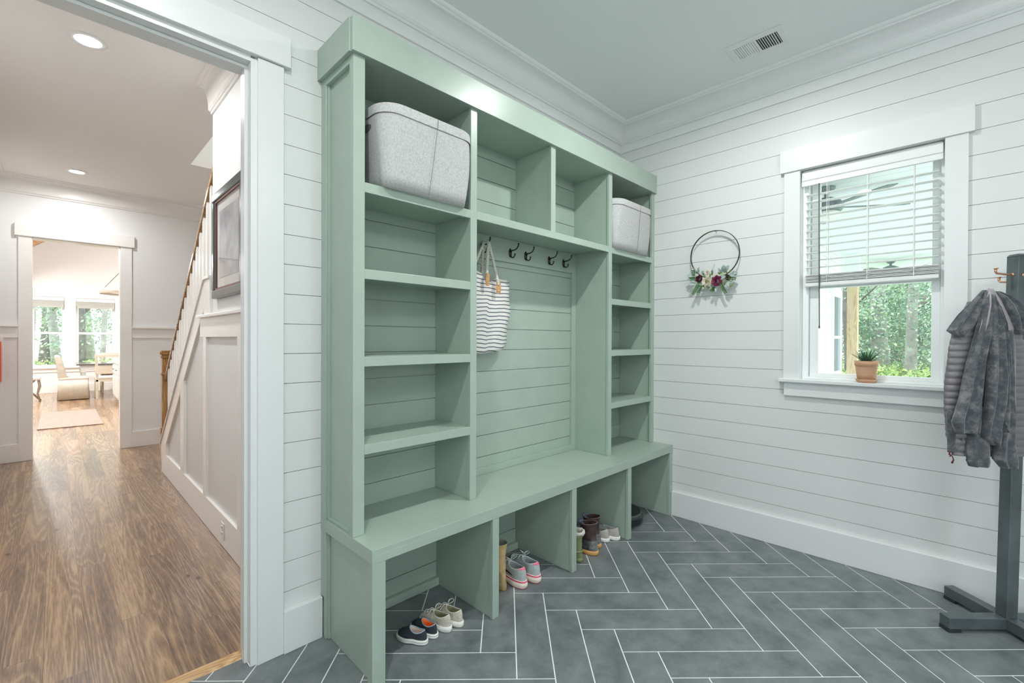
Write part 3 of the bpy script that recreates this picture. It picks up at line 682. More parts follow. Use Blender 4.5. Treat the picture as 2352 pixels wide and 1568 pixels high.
def make_shoe(name, label, cat, pos, deg, p, group):
    e = empty(name, (pos[0], pos[1], 0), label, cat, group)
    MT = Matrix.Translation((pos[0], pos[1], .001)) @ Matrix.Rotation(math.radians(deg), 4, 'Z')
    n = 40; TH = [2*PI*k/n for k in range(n)]
    outline, surf, collar, height = shoe_geo(p['L'], p['W'], p['sole'], p['H'], p['Ht'], p['op'], p['toe'], shaft=p.get('shaft'), heelw=p.get('heelw', .78))
    def B_(m, nm, mt, par=e, smooth=True, **k): m.xform(MT); return m.build(nm, mt, par, smooth=smooth, **k)
    hs = p['sole']
    m = MB(); prof = p.get('soleprof', [(.0, -.002), (.15, .001), (.6, .002), (1.0, 0)])
    def sole_ring(f, k, lift=0):
        r = []
        for th in TH:
            x, y = outline(th, k); c = math.cos(th); z = hs*f
            if lift: z += lift*max(0, c)**3*(1-f*.3)
            if p.get('heelup') and c < 0: z += 0
            r.append((x, y, z))
        return r
    rs = [sole_ring(f, k, p.get('spring', 0)) for f, k in prof]
    m.rings(rs, True, True, True); sole = B_(m, 'sole', p['m_sole'])
    if p.get('m_out'):
        m = MB(); m.rings([sole_ring(0, -.001, p.get('spring', 0)), sole_ring(.16, .0015, p.get('spring', 0))], True, True, True); m2 = B_(m, 'outsole', p['m_out'], par=sole)
    if p.get('m_band'):
        m = MB(); b0, b1 = p['band']; m.rings([sole_ring(b0, .0028, p.get('spring', 0)), sole_ring(b1, .0028, p.get('spring', 0))], True, False, False); B_(m, 'sole_band', p['m_band'], par=sole)
    m = MB(); T_ = [0, .08, .18, .3, .42, .55, .68, .8, .9, 1.0]
    rs = [[surf(th, t) for th in TH] for t in T_]
    top = rs[-1]
    if p.get('shaft'):
        for z_, kx, ky, dx in p['shaft']:
            rs.append([((p['op'][0]+dx)+p['op'][1]*kx*math.cos(th), p['op'][2]*ky*math.sin(th), z_+(p.get('slope', 0)*math.cos(th))) for th in TH])
        top = rs[-1]
    split = p.get('split')       # number of rings in the lower upper (rubber) before a second material
    if split:
        m.rings(rs[:split+1], True, False, False); up = B_(m, 'foot_shell', p['m_low'])
        m = MB(); m.rings(rs[split:], True, False, False); B_(m, 'shaft' if p.get('shaft') else 'upper', p['m_up'])
    else:
        m.rings(rs, True, False, False); up = B_(m, 'upper', p['m_up'])
    # lining going down inside
    cxm = sum(q[0] for q in top)/n; cym = 0
    def inset(r, k, z=None): return [(cxm+(x-cxm)*k, y*k, zz if z is None else z) for x, y, zz in r]
    m = MB(); m.rings([top, inset(top, .93), [(x, y, z-.012) for x, y, z in inset(top, .88)], inset(top, .72 if p.get('shaft') else .90, (top[0][2]*.55 if p.get('shaft') else hs+.010)), inset(top, .6 if p.get('shaft') else .78, (top[0][2]*.54 if p.get('shaft') else hs+.006))], True, False, True); B_(m, 'lining', p['m_in'])
    if p.get('m_trim'):
        m = MB(); m.tube([Vector(q) for q in top]+[Vector(top[0]), Vector(top[1])], p.get('trim_r', .0022), 6, False); B_(m, 'collar_trim', p['m_trim'])
    def patch(nm, fn, mt, off=.0012, nu=8, nv=14):
        m = MB(); vs = []
        for i in range(nu+1):
            for j in range(nv+1):
                th, t = fn(i/nu, j/nv); q = Vector(surf(th, t)); d = .01
                a_ = Vector(surf(th+d, t))-q; b_ = Vector(surf(th, min(1, t+d)))-Vector(surf(th, min(1, t+d)-d)); nn = a_.cross(b_)
                if nn.length > 0: nn.normalize()
                vs.append(q+nn*off)
        fs = [(i*(nv+1)+j, (i+1)*(nv+1)+j, (i+1)*(nv+1)+j+1, i*(nv+1)+j+1) for i in range(nu) for j in range(nv)]
        m.add(vs, fs); return B_(m, nm, mt)
    if p.get('patches'):
        for nm, fn, mt, off in p['patches']: patch(nm, fn, mt, off)
    if p.get('laces'):
        m = MB(); nl = p['laces']
        for k in range(nl):
            t0 = .50+.46*k/max(1, nl-1)
            a_, b_ = Vector(surf(.38-.0*k, t0)), Vector(surf(-.38, min(1, t0+.04)))
            mid = Vector(surf(0.0, t0+.02 if t0 < .97 else 1))+Vector((0, 0, .005))
            m.tube([a_+Vector((0, 0, .001)), a_.lerp(mid, .5)+Vector((0, 0, .004)), mid, mid.lerp(b_, .5)+Vector((0, 0, .004)), b_+Vector((0, 0, .001))], .0018, 5)
            a_, b_ = Vector(surf(-.38, t0)), Vector(surf(.38, min(1, t0+.04)))
            m.tube([a_+Vector((0, 0, .001)), a_.lerp(mid, .5)+Vector((0, 0, .005)), mid+Vector((0, 0, .002)), mid.lerp(b_, .5)+Vector((0, 0, .005)), b_+Vector((0, 0, .001))], .0018, 5)
        kt = Vector(surf(0, 1))+Vector((-.004, 0, .010))
        for sg, up_ in p.get('bow', ((1, .03), (-1, .02))):
            lp = [kt]+[kt+Vector((-.004+.012*math.sin(a), sg*(.004+.019*(1-math.cos(a))/1.4), up_*math.sin(a/2)**1.0)) for a in [2*PI*q/14 for q in range(1, 14)]]+[kt]
            m.tube(lp, .0017, 5)
        m.tube([kt, kt+Vector((.01, .02, -.002)), kt+Vector((.012, .038, -.016))], .0017, 5)
        m.tube([kt, kt+Vector((.008, -.02, .004)), kt+Vector((.004, -.034, .010))], .0017, 5)
        B_(m, 'laces', p['m_lace'])
    if p.get('tab'):
        tz = Vector(top[n//2]); m = MB(); q = [tz+Vector((.001, -.006, -.012)), tz+Vector((-.002, -.006, .010)), tz+Vector((-.002, .006, .010)), tz+Vector((.001, .006, -.012))]
        m.prism(q, (-.0025, 0, 0)); B_(m, 'heel_tab', p['tab'], smooth=False)
    if p.get('tongue'):
        hx = top[0]; m = MB(); tw, thh = p['tongue_size']
        rr = []
        for k in range(7):
            f = k/6; rr.append([(hx[0]-.012+.010*f+.012*f*f, tw*s_*(1-.25*f**3), hx[2]-.035+thh*f+.004*math.cos(s_*1.5)) for s_ in [-1, -.5, 0, .5, 1]]+[(hx[0]-.018+.010*f+.012*f*f, tw*s_*(1-.25*f**3), hx[2]-.035+thh*f) for s_ in [1, .5, 0, -.5, -1]])
        m.rings(rr, True, True, True); B_(m, 'tongue', p['tongue'])
    if p.get('fleece'):
        m = MB()
        r2 = random.Random(3)
        rs2 = []
        for k, (dz_, gr) in enumerate(((-.012, 1.10), (-.002, 1.22), (.008, 1.16), (.008, .96), (-.004, .86))):
            rs2.append([(cxm+(x-cxm)*gr*(1+r2.uniform(-.06, .06)), y*gr*(1+r2.uniform(-.07, .07)), z+dz_+r2.uniform(-.004, .004)) for x, y, z in top])
        m.rings(rs2, True, False, False); B_(m, 'fleece_cuff', p['fleece'])
    if p.get('belts'):
        for (z_, kx, ky) in p['belts']:
            m = MB(); cx0 = p['op'][0]
            m.rings([[(cx0+p['op'][1]*kx*k2*math.cos(th), p['op'][2]*ky*k2*math.sin(th), z_+dz2) for th in TH] for dz2, k2 in ((-.006, 1.0), (-.004, 1.07), (.004, 1.07), (.006, 1.0))], True, False, False); B_(m, 'strap', p['m_belt'])
    return e
M['rub_w'] = mat('white_rubber', (.78, .77, .73), .5); M['navy_c'] = mat('navy_canvas', (.028, .034, .045), .85, var=.3, vscale=120); M['lightblue'] = mat('pale_blue_binding', (.28, .40, .50), .8)
M['insole'] = mat('pale_insole', (.62, .50, .42), .8); M['orange'] = mat('orange_insole', (.82, .17, .02), .6); M['darkin'] = mat('dark_insole', (.05, .035, .03), .8)
M['cream'] = mat('cream_glitter_fabric', (.56, .52, .44), .75, var=.35, vscale=220, bump=.5, bscale=300); M['creamt'] = mat('cream_binding', (.72, .69, .62), .7); M['cream_in'] = mat('olive_lining', (.24, .23, .13), .9)
M['mesh'] = mat('grey_mesh', (.40, .45, .45), .7, var=.15, vscale=150); M['meshd'] = mat('dark_grey_mesh', (.17, .18, .17), .8, var=.3, vscale=200); M['pink'] = mat('pink_foam', (.80, .14, .24), .5); M['foam'] = mat('cream_foam', (.80, .72, .62), .6); M['grayin'] = mat('grey_lining', (.30, .33, .34), .9)
M['swoosh'] = mat('dark_teal_mark', (.02, .04, .05), .4); M['lace'] = mat('pale_lace', (.66, .72, .70), .8)
M['tan'] = mat('tan_suede', (.60, .43, .21), .75, var=.15, vscale=30); M['tansole'] = mat('stacked_tan_sole', (.50, .34, .18), .55); M['gum'] = mat('gum_rubber', (.62, .33, .10), .5)
M['olive'] = mat('olive_rubber', (.20, .235, .115), .45, var=.12, vscale=20); M['fleece'] = mat('white_fleece', (.74, .70, .64), 1.0, bump=1, bscale=200)
M['brown'] = mat('dark_brown_leather', (.055, .036, .034), .5, var=.25, vscale=40); M['duck'] = mat('mottled_grey_rubber', (.14, .15, .15), .4, var=.85, vscale=26); M['redpipe'] = mat('mauve_binding', (.26, .14, .15), .7)
M['greysh'] = mat('taupe_canvas', (.42, .39, .36), .85, var=.12, vscale=50); M['slate_fab'] = mat('slate_binding', (.13, .17, .22), .8); M['blue_in'] = mat('blue_white_lining', (.42, .55, .68), .7)
kid = dict(L=.150, W=.066, sole=.019, H=.056, Ht=.060, op=(.050, .036, .019), toe=.036, m_sole='rub_w', m_up='navy_c', m_in='insole', m_trim='lightblue', soleprof=[(0, 0), (.1, .003), (.45, .003), (.5, .0015), (.55, .003), (.95, .003), (1, -.001)])
make_shoe('slip_on_shoe', 'small navy slip-on shoe with pale insole, leftmost, nearest the bench end', 'shoe', (-2.187, -.392), 114, kid, 'small navy slip-on shoes')
k2 = dict(kid); k2['m_in'] = 'orange'; make_shoe('slip_on_shoe', 'small navy slip-on shoe with orange insole, between its mate and the cream sneakers', 'shoe', (-2.133, -.390), 103, k2, 'small navy slip-on shoes')
cs = dict(L=.178, W=.074, sole=.024, H=.072, Ht=.066, op=(.055, .042, .022), toe=.040, m_sole='rub_w', m_up='cream', m_in='cream_in', m_trim='creamt', laces=4, m_lace='creamt', soleprof=[(0, 0), (.1, .003), (.9, .003), (1, -.001)], bow=((1, .014), (-1, .010)))
make_shoe('lace_up_sneaker', 'small cream sparkly sneaker beside the navy slip-ons, left one of its pair', 'shoe', (-2.063, -.398), 103, cs, 'small cream sneakers')
c2 = dict(cs); c2['m_in'] = 'cream_in'; make_shoe('lace_up_sneaker', 'small cream sparkly sneaker nearest the first bench divider, right one of its pair', 'shoe', (-2.003, -.408), 99, c2, 'small cream sneakers')
def sw(u, v):   # curved tick on the left flank
    th = 1.15+1.15*v; t = .20+.10*math.sin(v*PI*.9)-.0+(u-.5)*(.17*math.sin(PI*min(1, v*1.15))**.8)*(1.0)+.22*(1-v)**2-.1*v
    return th, max(.02, t)
run = dict(heelw=.86, L=.272, W=.102, sole=.042, H=.104, Ht=.100, op=(.075, .055, .029), toe=.062, m_sole='foam', m_out='pink', m_up='mesh', m_in='grayin', m_trim='lace', trim_r=.003, m_band='pink', band=(.62, 1.0), spring=.014,
           laces=5, m_lace='lace', soleprof=[(0, -.004), (.15, .003), (.5, .005), (1, .001)],
           patches=[('toe_mesh', lambda u, v: (-.9+1.8*v, .02+.55*u), 'meshd', .0010), ('heel_patch', lambda u, v: (PI-.62+1.24*v, .66+.34*u+(.12*abs(v-.5)*2)*(1-u)), 'pink', .0022), ('side_mark', sw, 'swoosh', .0020)], bow=((1, .020), (-1, .016)))
make_shoe('running_shoe', 'grey and pink running shoe with a dark curved tick, next to the tan boot', 'shoe', (-1.563, -.394), 84, run, 'grey and pink running shoes')
r2_ = dict(run); r2_['bow'] = ((1, .035), (-1, .012)); make_shoe('running_shoe', 'grey and pink running shoe with upright lace loop, right of its mate', 'shoe', (-1.468, -.408), 84, r2_, 'grey and pink running shoes')
tb = dict(L=.255, W=.086, sole=.036, H=.095, Ht=.10, op=(.062, .044, .034), toe=.06, m_sole='tansole', m_out='gum', m_up='tan', m_in='grayin', m_trim='tan', shaft=[(.12, 1.0, 1.0, 0), (.16, 1.0, 1.0, .002), (.19, 1.08, 1.1, .002), (.232, 1.15, 1.2, -.002)], slope=-.006)
make_shoe('ankle_boot', 'tan suede ankle boot half hidden behind the first bench divider', 'boot', (-1.652, -.330), 78, tb, 'shoes in the second cubby')
gb = dict(heelw=.9, L=.19, W=.076, sole=.022, H=.06, Ht=.065, op=(.045, .037, .034), toe=.045, m_sole='olive', m_up='olive', m_in='fleece', shaft=[(.09, 1.0, 1.0, 0), (.13, 1.0, 1.05, 0), (.172, 1.15, 1.25, 0)], fleece='fleece', belts=[(.062, 1.12, 1.12), (.15, 1.1, 1.2)], m_belt='olive')
make_shoe('rain_boot', 'olive green boot with white fleece cuff beside the second bench divider', 'boot', (-1.108, -.432), 90, gb, 'boots in the third cubby')
db = dict(heelw=.92, L=.27, W=.106, sole=.026, H=.085, Ht=.09, op=(.066, .050, .042), toe=.066, m_sole='gum', m_low='duck', m_up='brown', m_in='darkin', m_trim='redpipe', split=8, shaft=[(.11, 1.0, .95, 0), (.15, 1.0, 1.0, 0), (.185, 1.1, 1.12, 0)], slope=-.008, tongue='slate_fab', tongue_size=(.026, .046))
make_shoe('duck_boot', 'brown boot with mottled rubber foot and orange sole, in front beside the olive boot', 'boot', (-.968, -.448), 92, db, 'boots in the third cubby')
make_shoe('duck_boot', 'brown boot with mottled rubber foot, behind its mate and left of the taupe shoes', 'boot', (-.872, -.405), 92, db, 'boots in the third cubby')
ws = dict(heelw=.92, L=.262, W=.090, sole=.026, H=.080, Ht=.072, op=(.070, .052, .027), toe=.05, m_sole='rub_w', m_up='greysh', m_in='grayin', m_trim='greysh', soleprof=[(0, -.003), (.2, .003), (.9, .003), (1, -.001)])
make_shoe('canvas_shoe', 'taupe canvas shoe with white sole, left one by the third bench divider', 'shoe', (-.765, -.398), 93, ws, 'taupe canvas shoes')
make_shoe('canvas_shoe', 'taupe canvas shoe with white sole, nearest the third bench divider', 'shoe', (-.694, -.432), 93, ws, 'taupe canvas shoes')

# robot vacuum
V = empty('robot_vacuum', (-.395, -.240, 0), 'round black robot vacuum parked in the last cubby under the bench', 'robot vacuum')
M['gloss'] = mat('glossy_black_plastic', (.012, .015, .017), .12, spec=.6); M['blackp'] = mat('black_plastic', (.03, .033, .035), .35); M['greyp'] = mat('grey_rim', (.10, .115, .115), .25, metal=.5)
vc = (-.395, -.240, 0)
m = MB(); m.lathe([(.150, .012), (.166, .020), (.168, .050), (.167, .074), (.160, .082), (0.001, .082)], vc, 56); m.lathe([(.001, .011), (.150, .012)], vc, 56); m.build('body', 'blackp', V, smooth=True)
m = MB(); m.lathe([(.001, .0860), (.120, .0856), (.154, .0838)], vc, 56); m.build('top_plate', 'gloss', V, smooth=True)
m = MB(); m.lathe([(.154, .0825), (.157, .0850), (.165, .0820), (.1675, .076)], vc, 56); m.build('rim', 'greyp', V, smooth=True)
m = MB(); m.rings([[(vc[0]+r*math.cos(t), vc[1]+r*math.sin(t), z) for t in [math.radians(200+k*4) for k in range(36)]] for r, z in ((.169, .020), (.1745, .024), (.1745, .060), (.169, .066))], False); m.build('bumper', 'gloss', V)
for dx in (-.11, .11):
    m = MB(); m.box(vc[0]+dx-.01, vc[0]+dx+.01, vc[1]-.03, vc[1]+.03, .0005, .03); m.build('wheel', 'blackp', V)

# ================================================================== WREATH
WR = empty('floral_hoop', (-.035, -.79, 1.93), 'thin dark metal hoop with white and plum flowers hung on the shiplap wall', 'wreath')
M['bronze'] = mat('dark_bronze', (.075, .055, .035), .35, metal=.8)
wc = Vector((-.038, -.787, 1.935)); wr = .168
m = MB(); NR = 72
m.rings([[tuple(wc+Vector((dx, rr*math.sin(2*PI*k/NR), rr*math.cos(2*PI*k/NR)))) for dx, rr in ((-.006, wr-.0022), (-.006, wr+.0022), (.006, wr+.0022), (.006, wr-.0022))] for k in range(NR+1)], True, False, False); m.build('hoop', 'bronze', WR, smooth=False)
def leafm(name, c, rough=.6): return mat(name, c, rough, var=.2, vscale=90)
M['sage'] = leafm('pale_sage_leaf', (.36, .46, .43)); M['fern'] = leafm('fern_green', (.05, .15, .035)); M['fern2'] = leafm('yellow_green_leaf', (.22, .33, .07)); M['petalw'] = mat('cream_petal', (.82, .77, .66), .7); M['petalp'] = mat('plum_petal', (.13, .02, .055), .7, var=.4, vscale=60); M['petalm'] = mat('mauve_petal', (.32, .06, .14), .7, var=.3, vscale=60); M['yel'] = mat('yellow_centre', (.55, .30, .06), .7)
def leaf(m, base, d, ln, wd, up, curl=.2, n=5):
    base = Vector(base); d = Vector(d).normalized(); up = Vector(up); sd = d.cross(up).normalized(); up = sd.cross(d)
    rs = []
    for k in range(n+1):
        f = k/n; p = base+d*ln*f+up*(curl*ln*math.sin(f*PI*.8)); w_ = wd*math.sin(min(1, f*.95+.05)*PI)**.8/2+.0003
        rs.append([p-sd*w_+up*w_*.3, p, p+sd*w_+up*w_*.3])
    o = len(m.v); m.rings(rs, False)
def rose(c, r, mt_out, mt_in, nm, tilt):
    m = MB(); r3 = random.Random(int(r*1e4)); A_ = Vector((-1, 0, 0))
    for lay, (rad, cnt, op) in enumerate(((1.0, 7, .95), (.82, 6, .75), (.62, 6, .5), (.42, 5, .28), (.25, 4, .1))):
        for k in range(cnt):
            t = 2*PI*(k+lay*.5)/cnt+r3.uniform(-.15, .15); rs = []
            for i in range(5):
                f = i/4; row = []
                for j in range(5):
                    s_ = (j-2)/2*(1.15*PI/cnt)*(.75+.25*math.sin(f*PI)); rr = r*rad*(.35+.65*f*(1 if op > .3 else .6)); hh = r*(.15+(1-op)*.85*f+.30*f*(1-abs(s_)))+(.004*math.sin(7*s_+lay) if i == 4 else 0)
                    if i == 4: rr *= 1.05-.10*abs(j-2)
                    row.append(Vector(c)+Vector((-hh, rr*math.sin(t+s_), rr*math.cos(t+s_))))
                rs.append(row)
            m.rings(rs, False)
    o = m.build(nm, mt_out, WR, smooth=True)
    m = MB(); m.lathe([(.001, .0), (r*.16, r*.05), (r*.16, r*.3), (.001, r*.42)], (0, 0, 0), 10); m.xform(Matrix.Translation(Vector(c)+Vector((-r*.5, 0, 0))) @ Matrix.Rotation(-PI/2, 4, 'Y')); m.build('flower_centre', mt_in, o)
def W_(px, py): return (-.045, -.79-(px-650)*.000413*1.0, 1.93-(py-560)*.000413)     # photo zoom grid to wall metres
r4 = random.Random(5)
rose(W_(545, 1010), .040, 'petalw', 'yel', 'white_rose', 0); rose(W_(705, 1010), .040, 'petalm', 'petalp', 'plum_rose', 0); rose(W_(400, 945), .028, 'petalp', 'yel', 'plum_flower', 0); rose(W_(880, 965), .022, 'petalp', 'petalp', 'plum_flower', 0); rose(W_(650, 1140), .016, 'petalm', 'petalp', 'plum_bud', 0); rose(W_(540, 850), .018, 'petalw', 'yel', 'white_bud', 0)
m = MB()
for px, py, dx, dy, ln, wd in ((300, 870, -1, .1, .05, .026), (300, 900, -.9, .4, .05, .026), (340, 850, -.2, -1, .045, .02), (380, 850, .2, -1, .05, .022), (430, 860, .6, -.4, .035, .02), (730, 960, 1, -.1, .055, .032), (780, 880, -.5, -1, .045, .02), (820, 880, .1, -1, .06, .036), (840, 860, .6, -.9, .05, .03), (900, 900, .7, .4, .055, .026), (930, 900, .9, .05, .05, .028), (900, 1010, .15, 1, .06, .026), (860, 1030, .3, 1, .06, .024), (700, 1090, .05, 1, .055, .022), (420, 1060, -.5, .9, .05, .024), (330, 1010, -.9, .35, .045, .024), (620, 870, .3, -1, .03, .02), (480, 880, -.4, -.6, .03, .02), (350, 980, -1, -.1, .04, .022), (950, 960, .8, -.4, .04, .024)):
    leaf(m, W_(px, py), (r4.uniform(-.5, -.15), -dx, -dy), ln, wd, (-1, .2, .1), .15)
m.build('sage_leaves', 'sage', WR, smooth=True)
m = MB()
for (sx, sy, dx, dy, cnt) in ((400, 1010, -.42, .9, 9), (430, 1060, -.2, .9, 6), (760, 1050, .45, .8, 9), (860, 960, .9, .25, 7), (310, 880, -.1, -1, 4), (330, 930, -.7, .1, 5), (650, 1110, -.3, .7, 4)):
    for k in range(cnt):
        b_ = Vector(W_(sx+dx*k*26, sy+dy*k*26))+Vector((-.01-.001*k, 0, 0))
        for sg in (-1, 1): leaf(m, b_, (-.35, -(dx*.4+sg*.8*dy), -(dy*.4-sg*.8*dx)), .016, .009, (-1, 0, 0), .1, 3)
m.build('fern_sprigs', 'fern', WR)
m = MB()
for k in range(60): leaf(m, W_(r4.uniform(380, 960), r4.uniform(860, 1120)), (-.6, r4.uniform(-1, 1), r4.uniform(-1, 1)), .022, .012, (-1, 0, .1), .1, 3)
m.build('yellow_green_leaves', 'fern2', WR)
m = MB(); m.tube([W_(600, 830), (-.03, -.779, 1.855), (-.024, -.785, 1.864), (-.02, -.775, 1.875)], .0008, 4); m.build('loose_wire', 'bronze', WR)
m = MB(); m.tube([(-.0005, wc.y, wc.z+wr-.001), (-.052, wc.y, wc.z+wr-.0022)], .0015, 6); m.build('hanging_nail', 'bronze', WR)

# ================================================================== POTTED PLANT on the sill
PP = empty('potted_succulent', (.012, -1.638, 1.0865), 'small spiky green succulent in a terracotta pot on the window sill', 'potted plant')
pc = (.012, -1.640, 1.0865)
m = MB(); m.lathe([(.001, .0), (.040, .0), (.046, .004), (.051, .015), (.051, .019), (.047, .019), (.042, .009), (.001, .008)], pc, 40); m.build('saucer', 'terra', PP, smooth=True)
m = MB(); m.lathe([(.001, .0095), (.041, .0095), (.047, .045), (.0515, .088), (.0525, .096), (.0555, .098), (.0575, .124), (.0555, .1255), (.051, .124), (.048, .10), (.001, .095)], pc, 40); m.build('pot', 'terra', PP, smooth=True)
m = MB(); m.lathe([(.001, .114), (.049, .112)], pc, 24); m.build('soil', 'soil', PP)
m = MB(); M['succ'] = mat('succulent_green', (.07, .17, .09), .45, var=.3, vscale=60)
for k in range(26):
    t = k*2.4; el = math.radians(78-2.2*k); ln = .075+.010*math.sin(k*3)-(.02 if k < 4 else 0)+.0006*k; d = Vector((math.cos(t)*math.cos(el), math.sin(t)*math.cos(el), math.sin(el)))
    b0 = Vector(pc)+Vector((math.cos(t)*.008, math.sin(t)*.008, .112)); pts = [b0+d*ln*f+Vector((0, 0, .012*math.sin(f*PI*.5)*math.cos(el))) for f in (0, .25, .5, .75, 1)]
    sd = d.cross(Vector((0, 0, 1))); sd = sd.normalized() if sd.length > .01 else Vector((1, 0, 0)); uu = sd.cross(d)
    m.rings([[p+sd*w_+uu*w_*.25, p-uu*w_*.3, p-sd*w_+uu*w_*.25, p+uu*w_*.1] for p, w_ in zip(pts, (.0055, .0065, .0055, .0035, .0004))], True, True, True)
m.build('leaves', 'succ', PP)

# ================================================================== WINDOW BLIND
BL = empty('window_blind', (.035, -1.64, 2.39), 'white slatted blind half lowered over the mudroom window, bottom slats stacked', 'blind')
y0, y1 = -1.955, -1.318
m = MB(); m.prism([(.004, y0-.006, 2.388), (.004, y0-.006, 2.355), (.000, y0-.006, 2.350), (.000, y0-.006, 2.335), (.005, y0-.006, 2.330), (.003, y0-.006, 2.300), (.010, y0-.006, 2.297), (.014, y0-.006, 2.388)], (0, y1-y0+.012, 0)); m.build('valance', 'slat', BL)
m = MB(); m.box(.016, .064, y0, y1, 2.345, 2.398); m.build('headrail', 'slat', BL)
m = MB()
def slat(m, z, tl=0):
    a = (.010, z-.0022+tl); mid = (.035, z+.0028); b = (.060, z-.0022-tl)
    m.prism([(a[0], y0+.01, a[1]), (.022, y0+.01, z+.0012+tl*.5), (mid[0], y0+.01, mid[1]), (.048, y0+.01, z+.0012-tl*.5), (b[0], y0+.01, b[1]), (b[0], y0+.01, b[1]-.0022), (mid[0], y0+.01, mid[1]-.0022), (a[0], y0+.01, a[1]-.0022)], (0, y1-y0-.02, 0))
for k in range(11): slat(m, 2.246-k*.0456, .0)
for k in range(9): slat(m, 1.742-k*.0062, .001*math.sin(k*2))
m.build('slats', 'slat', BL)
m = MB(); m.box(.010, .060, y0+.008, y1-.008, 1.668, 1.688); m.build('bottom_rail', 'slat', BL, bevel=.003)
m = MB()
for yy in (-1.443, -1.64, -1.845):
    for xx in (.0085, .0615): m.box(xx-.0004, xx+.0004, yy-.0016, yy+.0016, 1.69, 2.345)
    m.tube([(.035, yy+.004, 1.69), (.035, yy+.004, 2.345)], .0008, 4)
    r5 = random.Random(int(yy*-100)); m.tube([(.003+.004*r5.random(), yy+r5.uniform(-.022, .022), 1.722+r5.uniform(-.014, .014)) for k in range(16)], .0008, 4)
m.build('ladder_cords', 'slat', BL)
m = MB(); m.tube([(-.002, -1.404, 2.300), (-.0035, -1.410, 1.42)], .0035, 8); m.tube([(-.0035, -1.410, 1.42), (-.0036, -1.410, 1.405)], .0048, 8); m.build('tilt_wand', 'greyp', BL)
m = MB(); m.tube([(.063, -1.398, 2.34), (.063, -1.398, 1.62)], .001, 4); m.build('pull_cord', 'slat', BL)

# ================================================================== CEILING VENT + LAMPS
CV = empty('ceiling_vent', (-.405, -1.17, HC), 'white rectangular ceiling air vent with one open dark louvred half', 'vent')
m = MB(); zc = HC
for a_, b_, c_, d_ in ((-.508, -.467, -1.320, -1.018), (-.338, -.297, -1.320, -1.018), (-.467, -.338, -1.320, -1.288), (-.467, -.338, -1.056, -1.018), (-.467, -.338, -1.178, -1.166)): m.box(a_, b_, c_, d_, zc-.006, zc-.0005)
m.build('frame', 'trim', CV, bevel=.002)
m = MB(); m.box(-.467, -.338, -1.178, -1.288, zc-.0012, zc-.0006); m.build('dark_opening', mat('duct_dark', (.02, .03, .03), .8), CV)
m = MB(); m.box(-.467, -.338, -1.056, -1.166, zc-.0012, zc-.0006); m.build('damper', 'trim', CV)
m = MB()
for k in range(9):
    yy = -1.188-k*.0118; m.beam((-.467, yy, zc-.0042), (-.338, yy, zc-.0042), .0022, .005)
m.build('louvres', 'trim', CV)
m = MB()
for k in range(9):
    yy = -1.066-k*.0118; m.beam((-.467, yy+.002, zc-.004), (-.338, yy+.002, zc-.004), .0075, .003)
m.build('louvres', 'trim', CV)
def can(x, y, z, watt, label, col=NEUT, name='recessed_light'):
    e = empty(name, (x, y, z), label, 'light', 'recessed ceiling lights')
    m = MB(); m.lathe([(.060, z-.001), (.062, z-.006), (.088, z-.004), (.090, z-.0005)], (x, y, 0), 36); m.build('trim_ring', 'trim', e, smooth=True)
    m = MB(); m.lathe([(.001, z-.003), (.061, z-.003)], (x, y, 0), 36); m.build('lens', 'lamp', e)
    l = bpy.data.lights.new('lamp_light', 'AREA'); l.shape = 'DISK'; l.size = .07; l.energy = watt; l.color = col; l.spread = math.radians(170)
    o = bpy.data.objects.new('lamp_light', l); COL.objects.link(o); o.location = (x, y, z-.010); o.parent = e; o.matrix_parent_inverse = parent_inv(e)
    return e
for (x, y), w_, lb in zip(ROOM_LAMPS, ROOM_W, ('recessed mudroom ceiling light in front of the locker, above the frame', 'recessed mudroom ceiling light near the hall doorway')): can(x, y, HC, w_, lb)
for (x, y), lb in zip(FILL_GLOBES, ('added fill globe light on the coat rack side, unseen behind the camera', 'added fill globe light on the doorway side, unseen behind the camera')):
    e = empty('fill_globe', (x, y, HC), lb, 'light', 'added fill globes')
    m = MB(); m.lathe([(.001, HC-.0005), (.07, HC-.0005), (.07, HC-.02), (.02, HC-.035), (.012, HC-.20), (.001, HC-.20)], (x, y, 0), 24); m.build('mount', 'trim', e, smooth=True)
    l = bpy.data.lights.new('lamp_light', 'POINT'); l.shadow_soft_size = .10; l.energy = FILL_GLOBE_W; l.color = NEUT
    o = bpy.data.objects.new('lamp_light', l); COL.objects.link(o); o.location = (x, y, HC-.32); o.parent = e; o.matrix_parent_inverse = parent_inv(e)
can(-1.8, 1.6, 5.2, 26, 'added fill light high in the stairwell above the hall stairs')  # lamp added to brighten the dark stairwell opening
can(*HALL_LAMPS[0], HC, HALL_W[0], 'round recessed hall ceiling light nearer the mudroom doorway', WARM); can(*HALL_LAMPS[1], HC, HALL_W[1], 'round recessed hall ceiling light nearer the dining-room doorway', WARM)

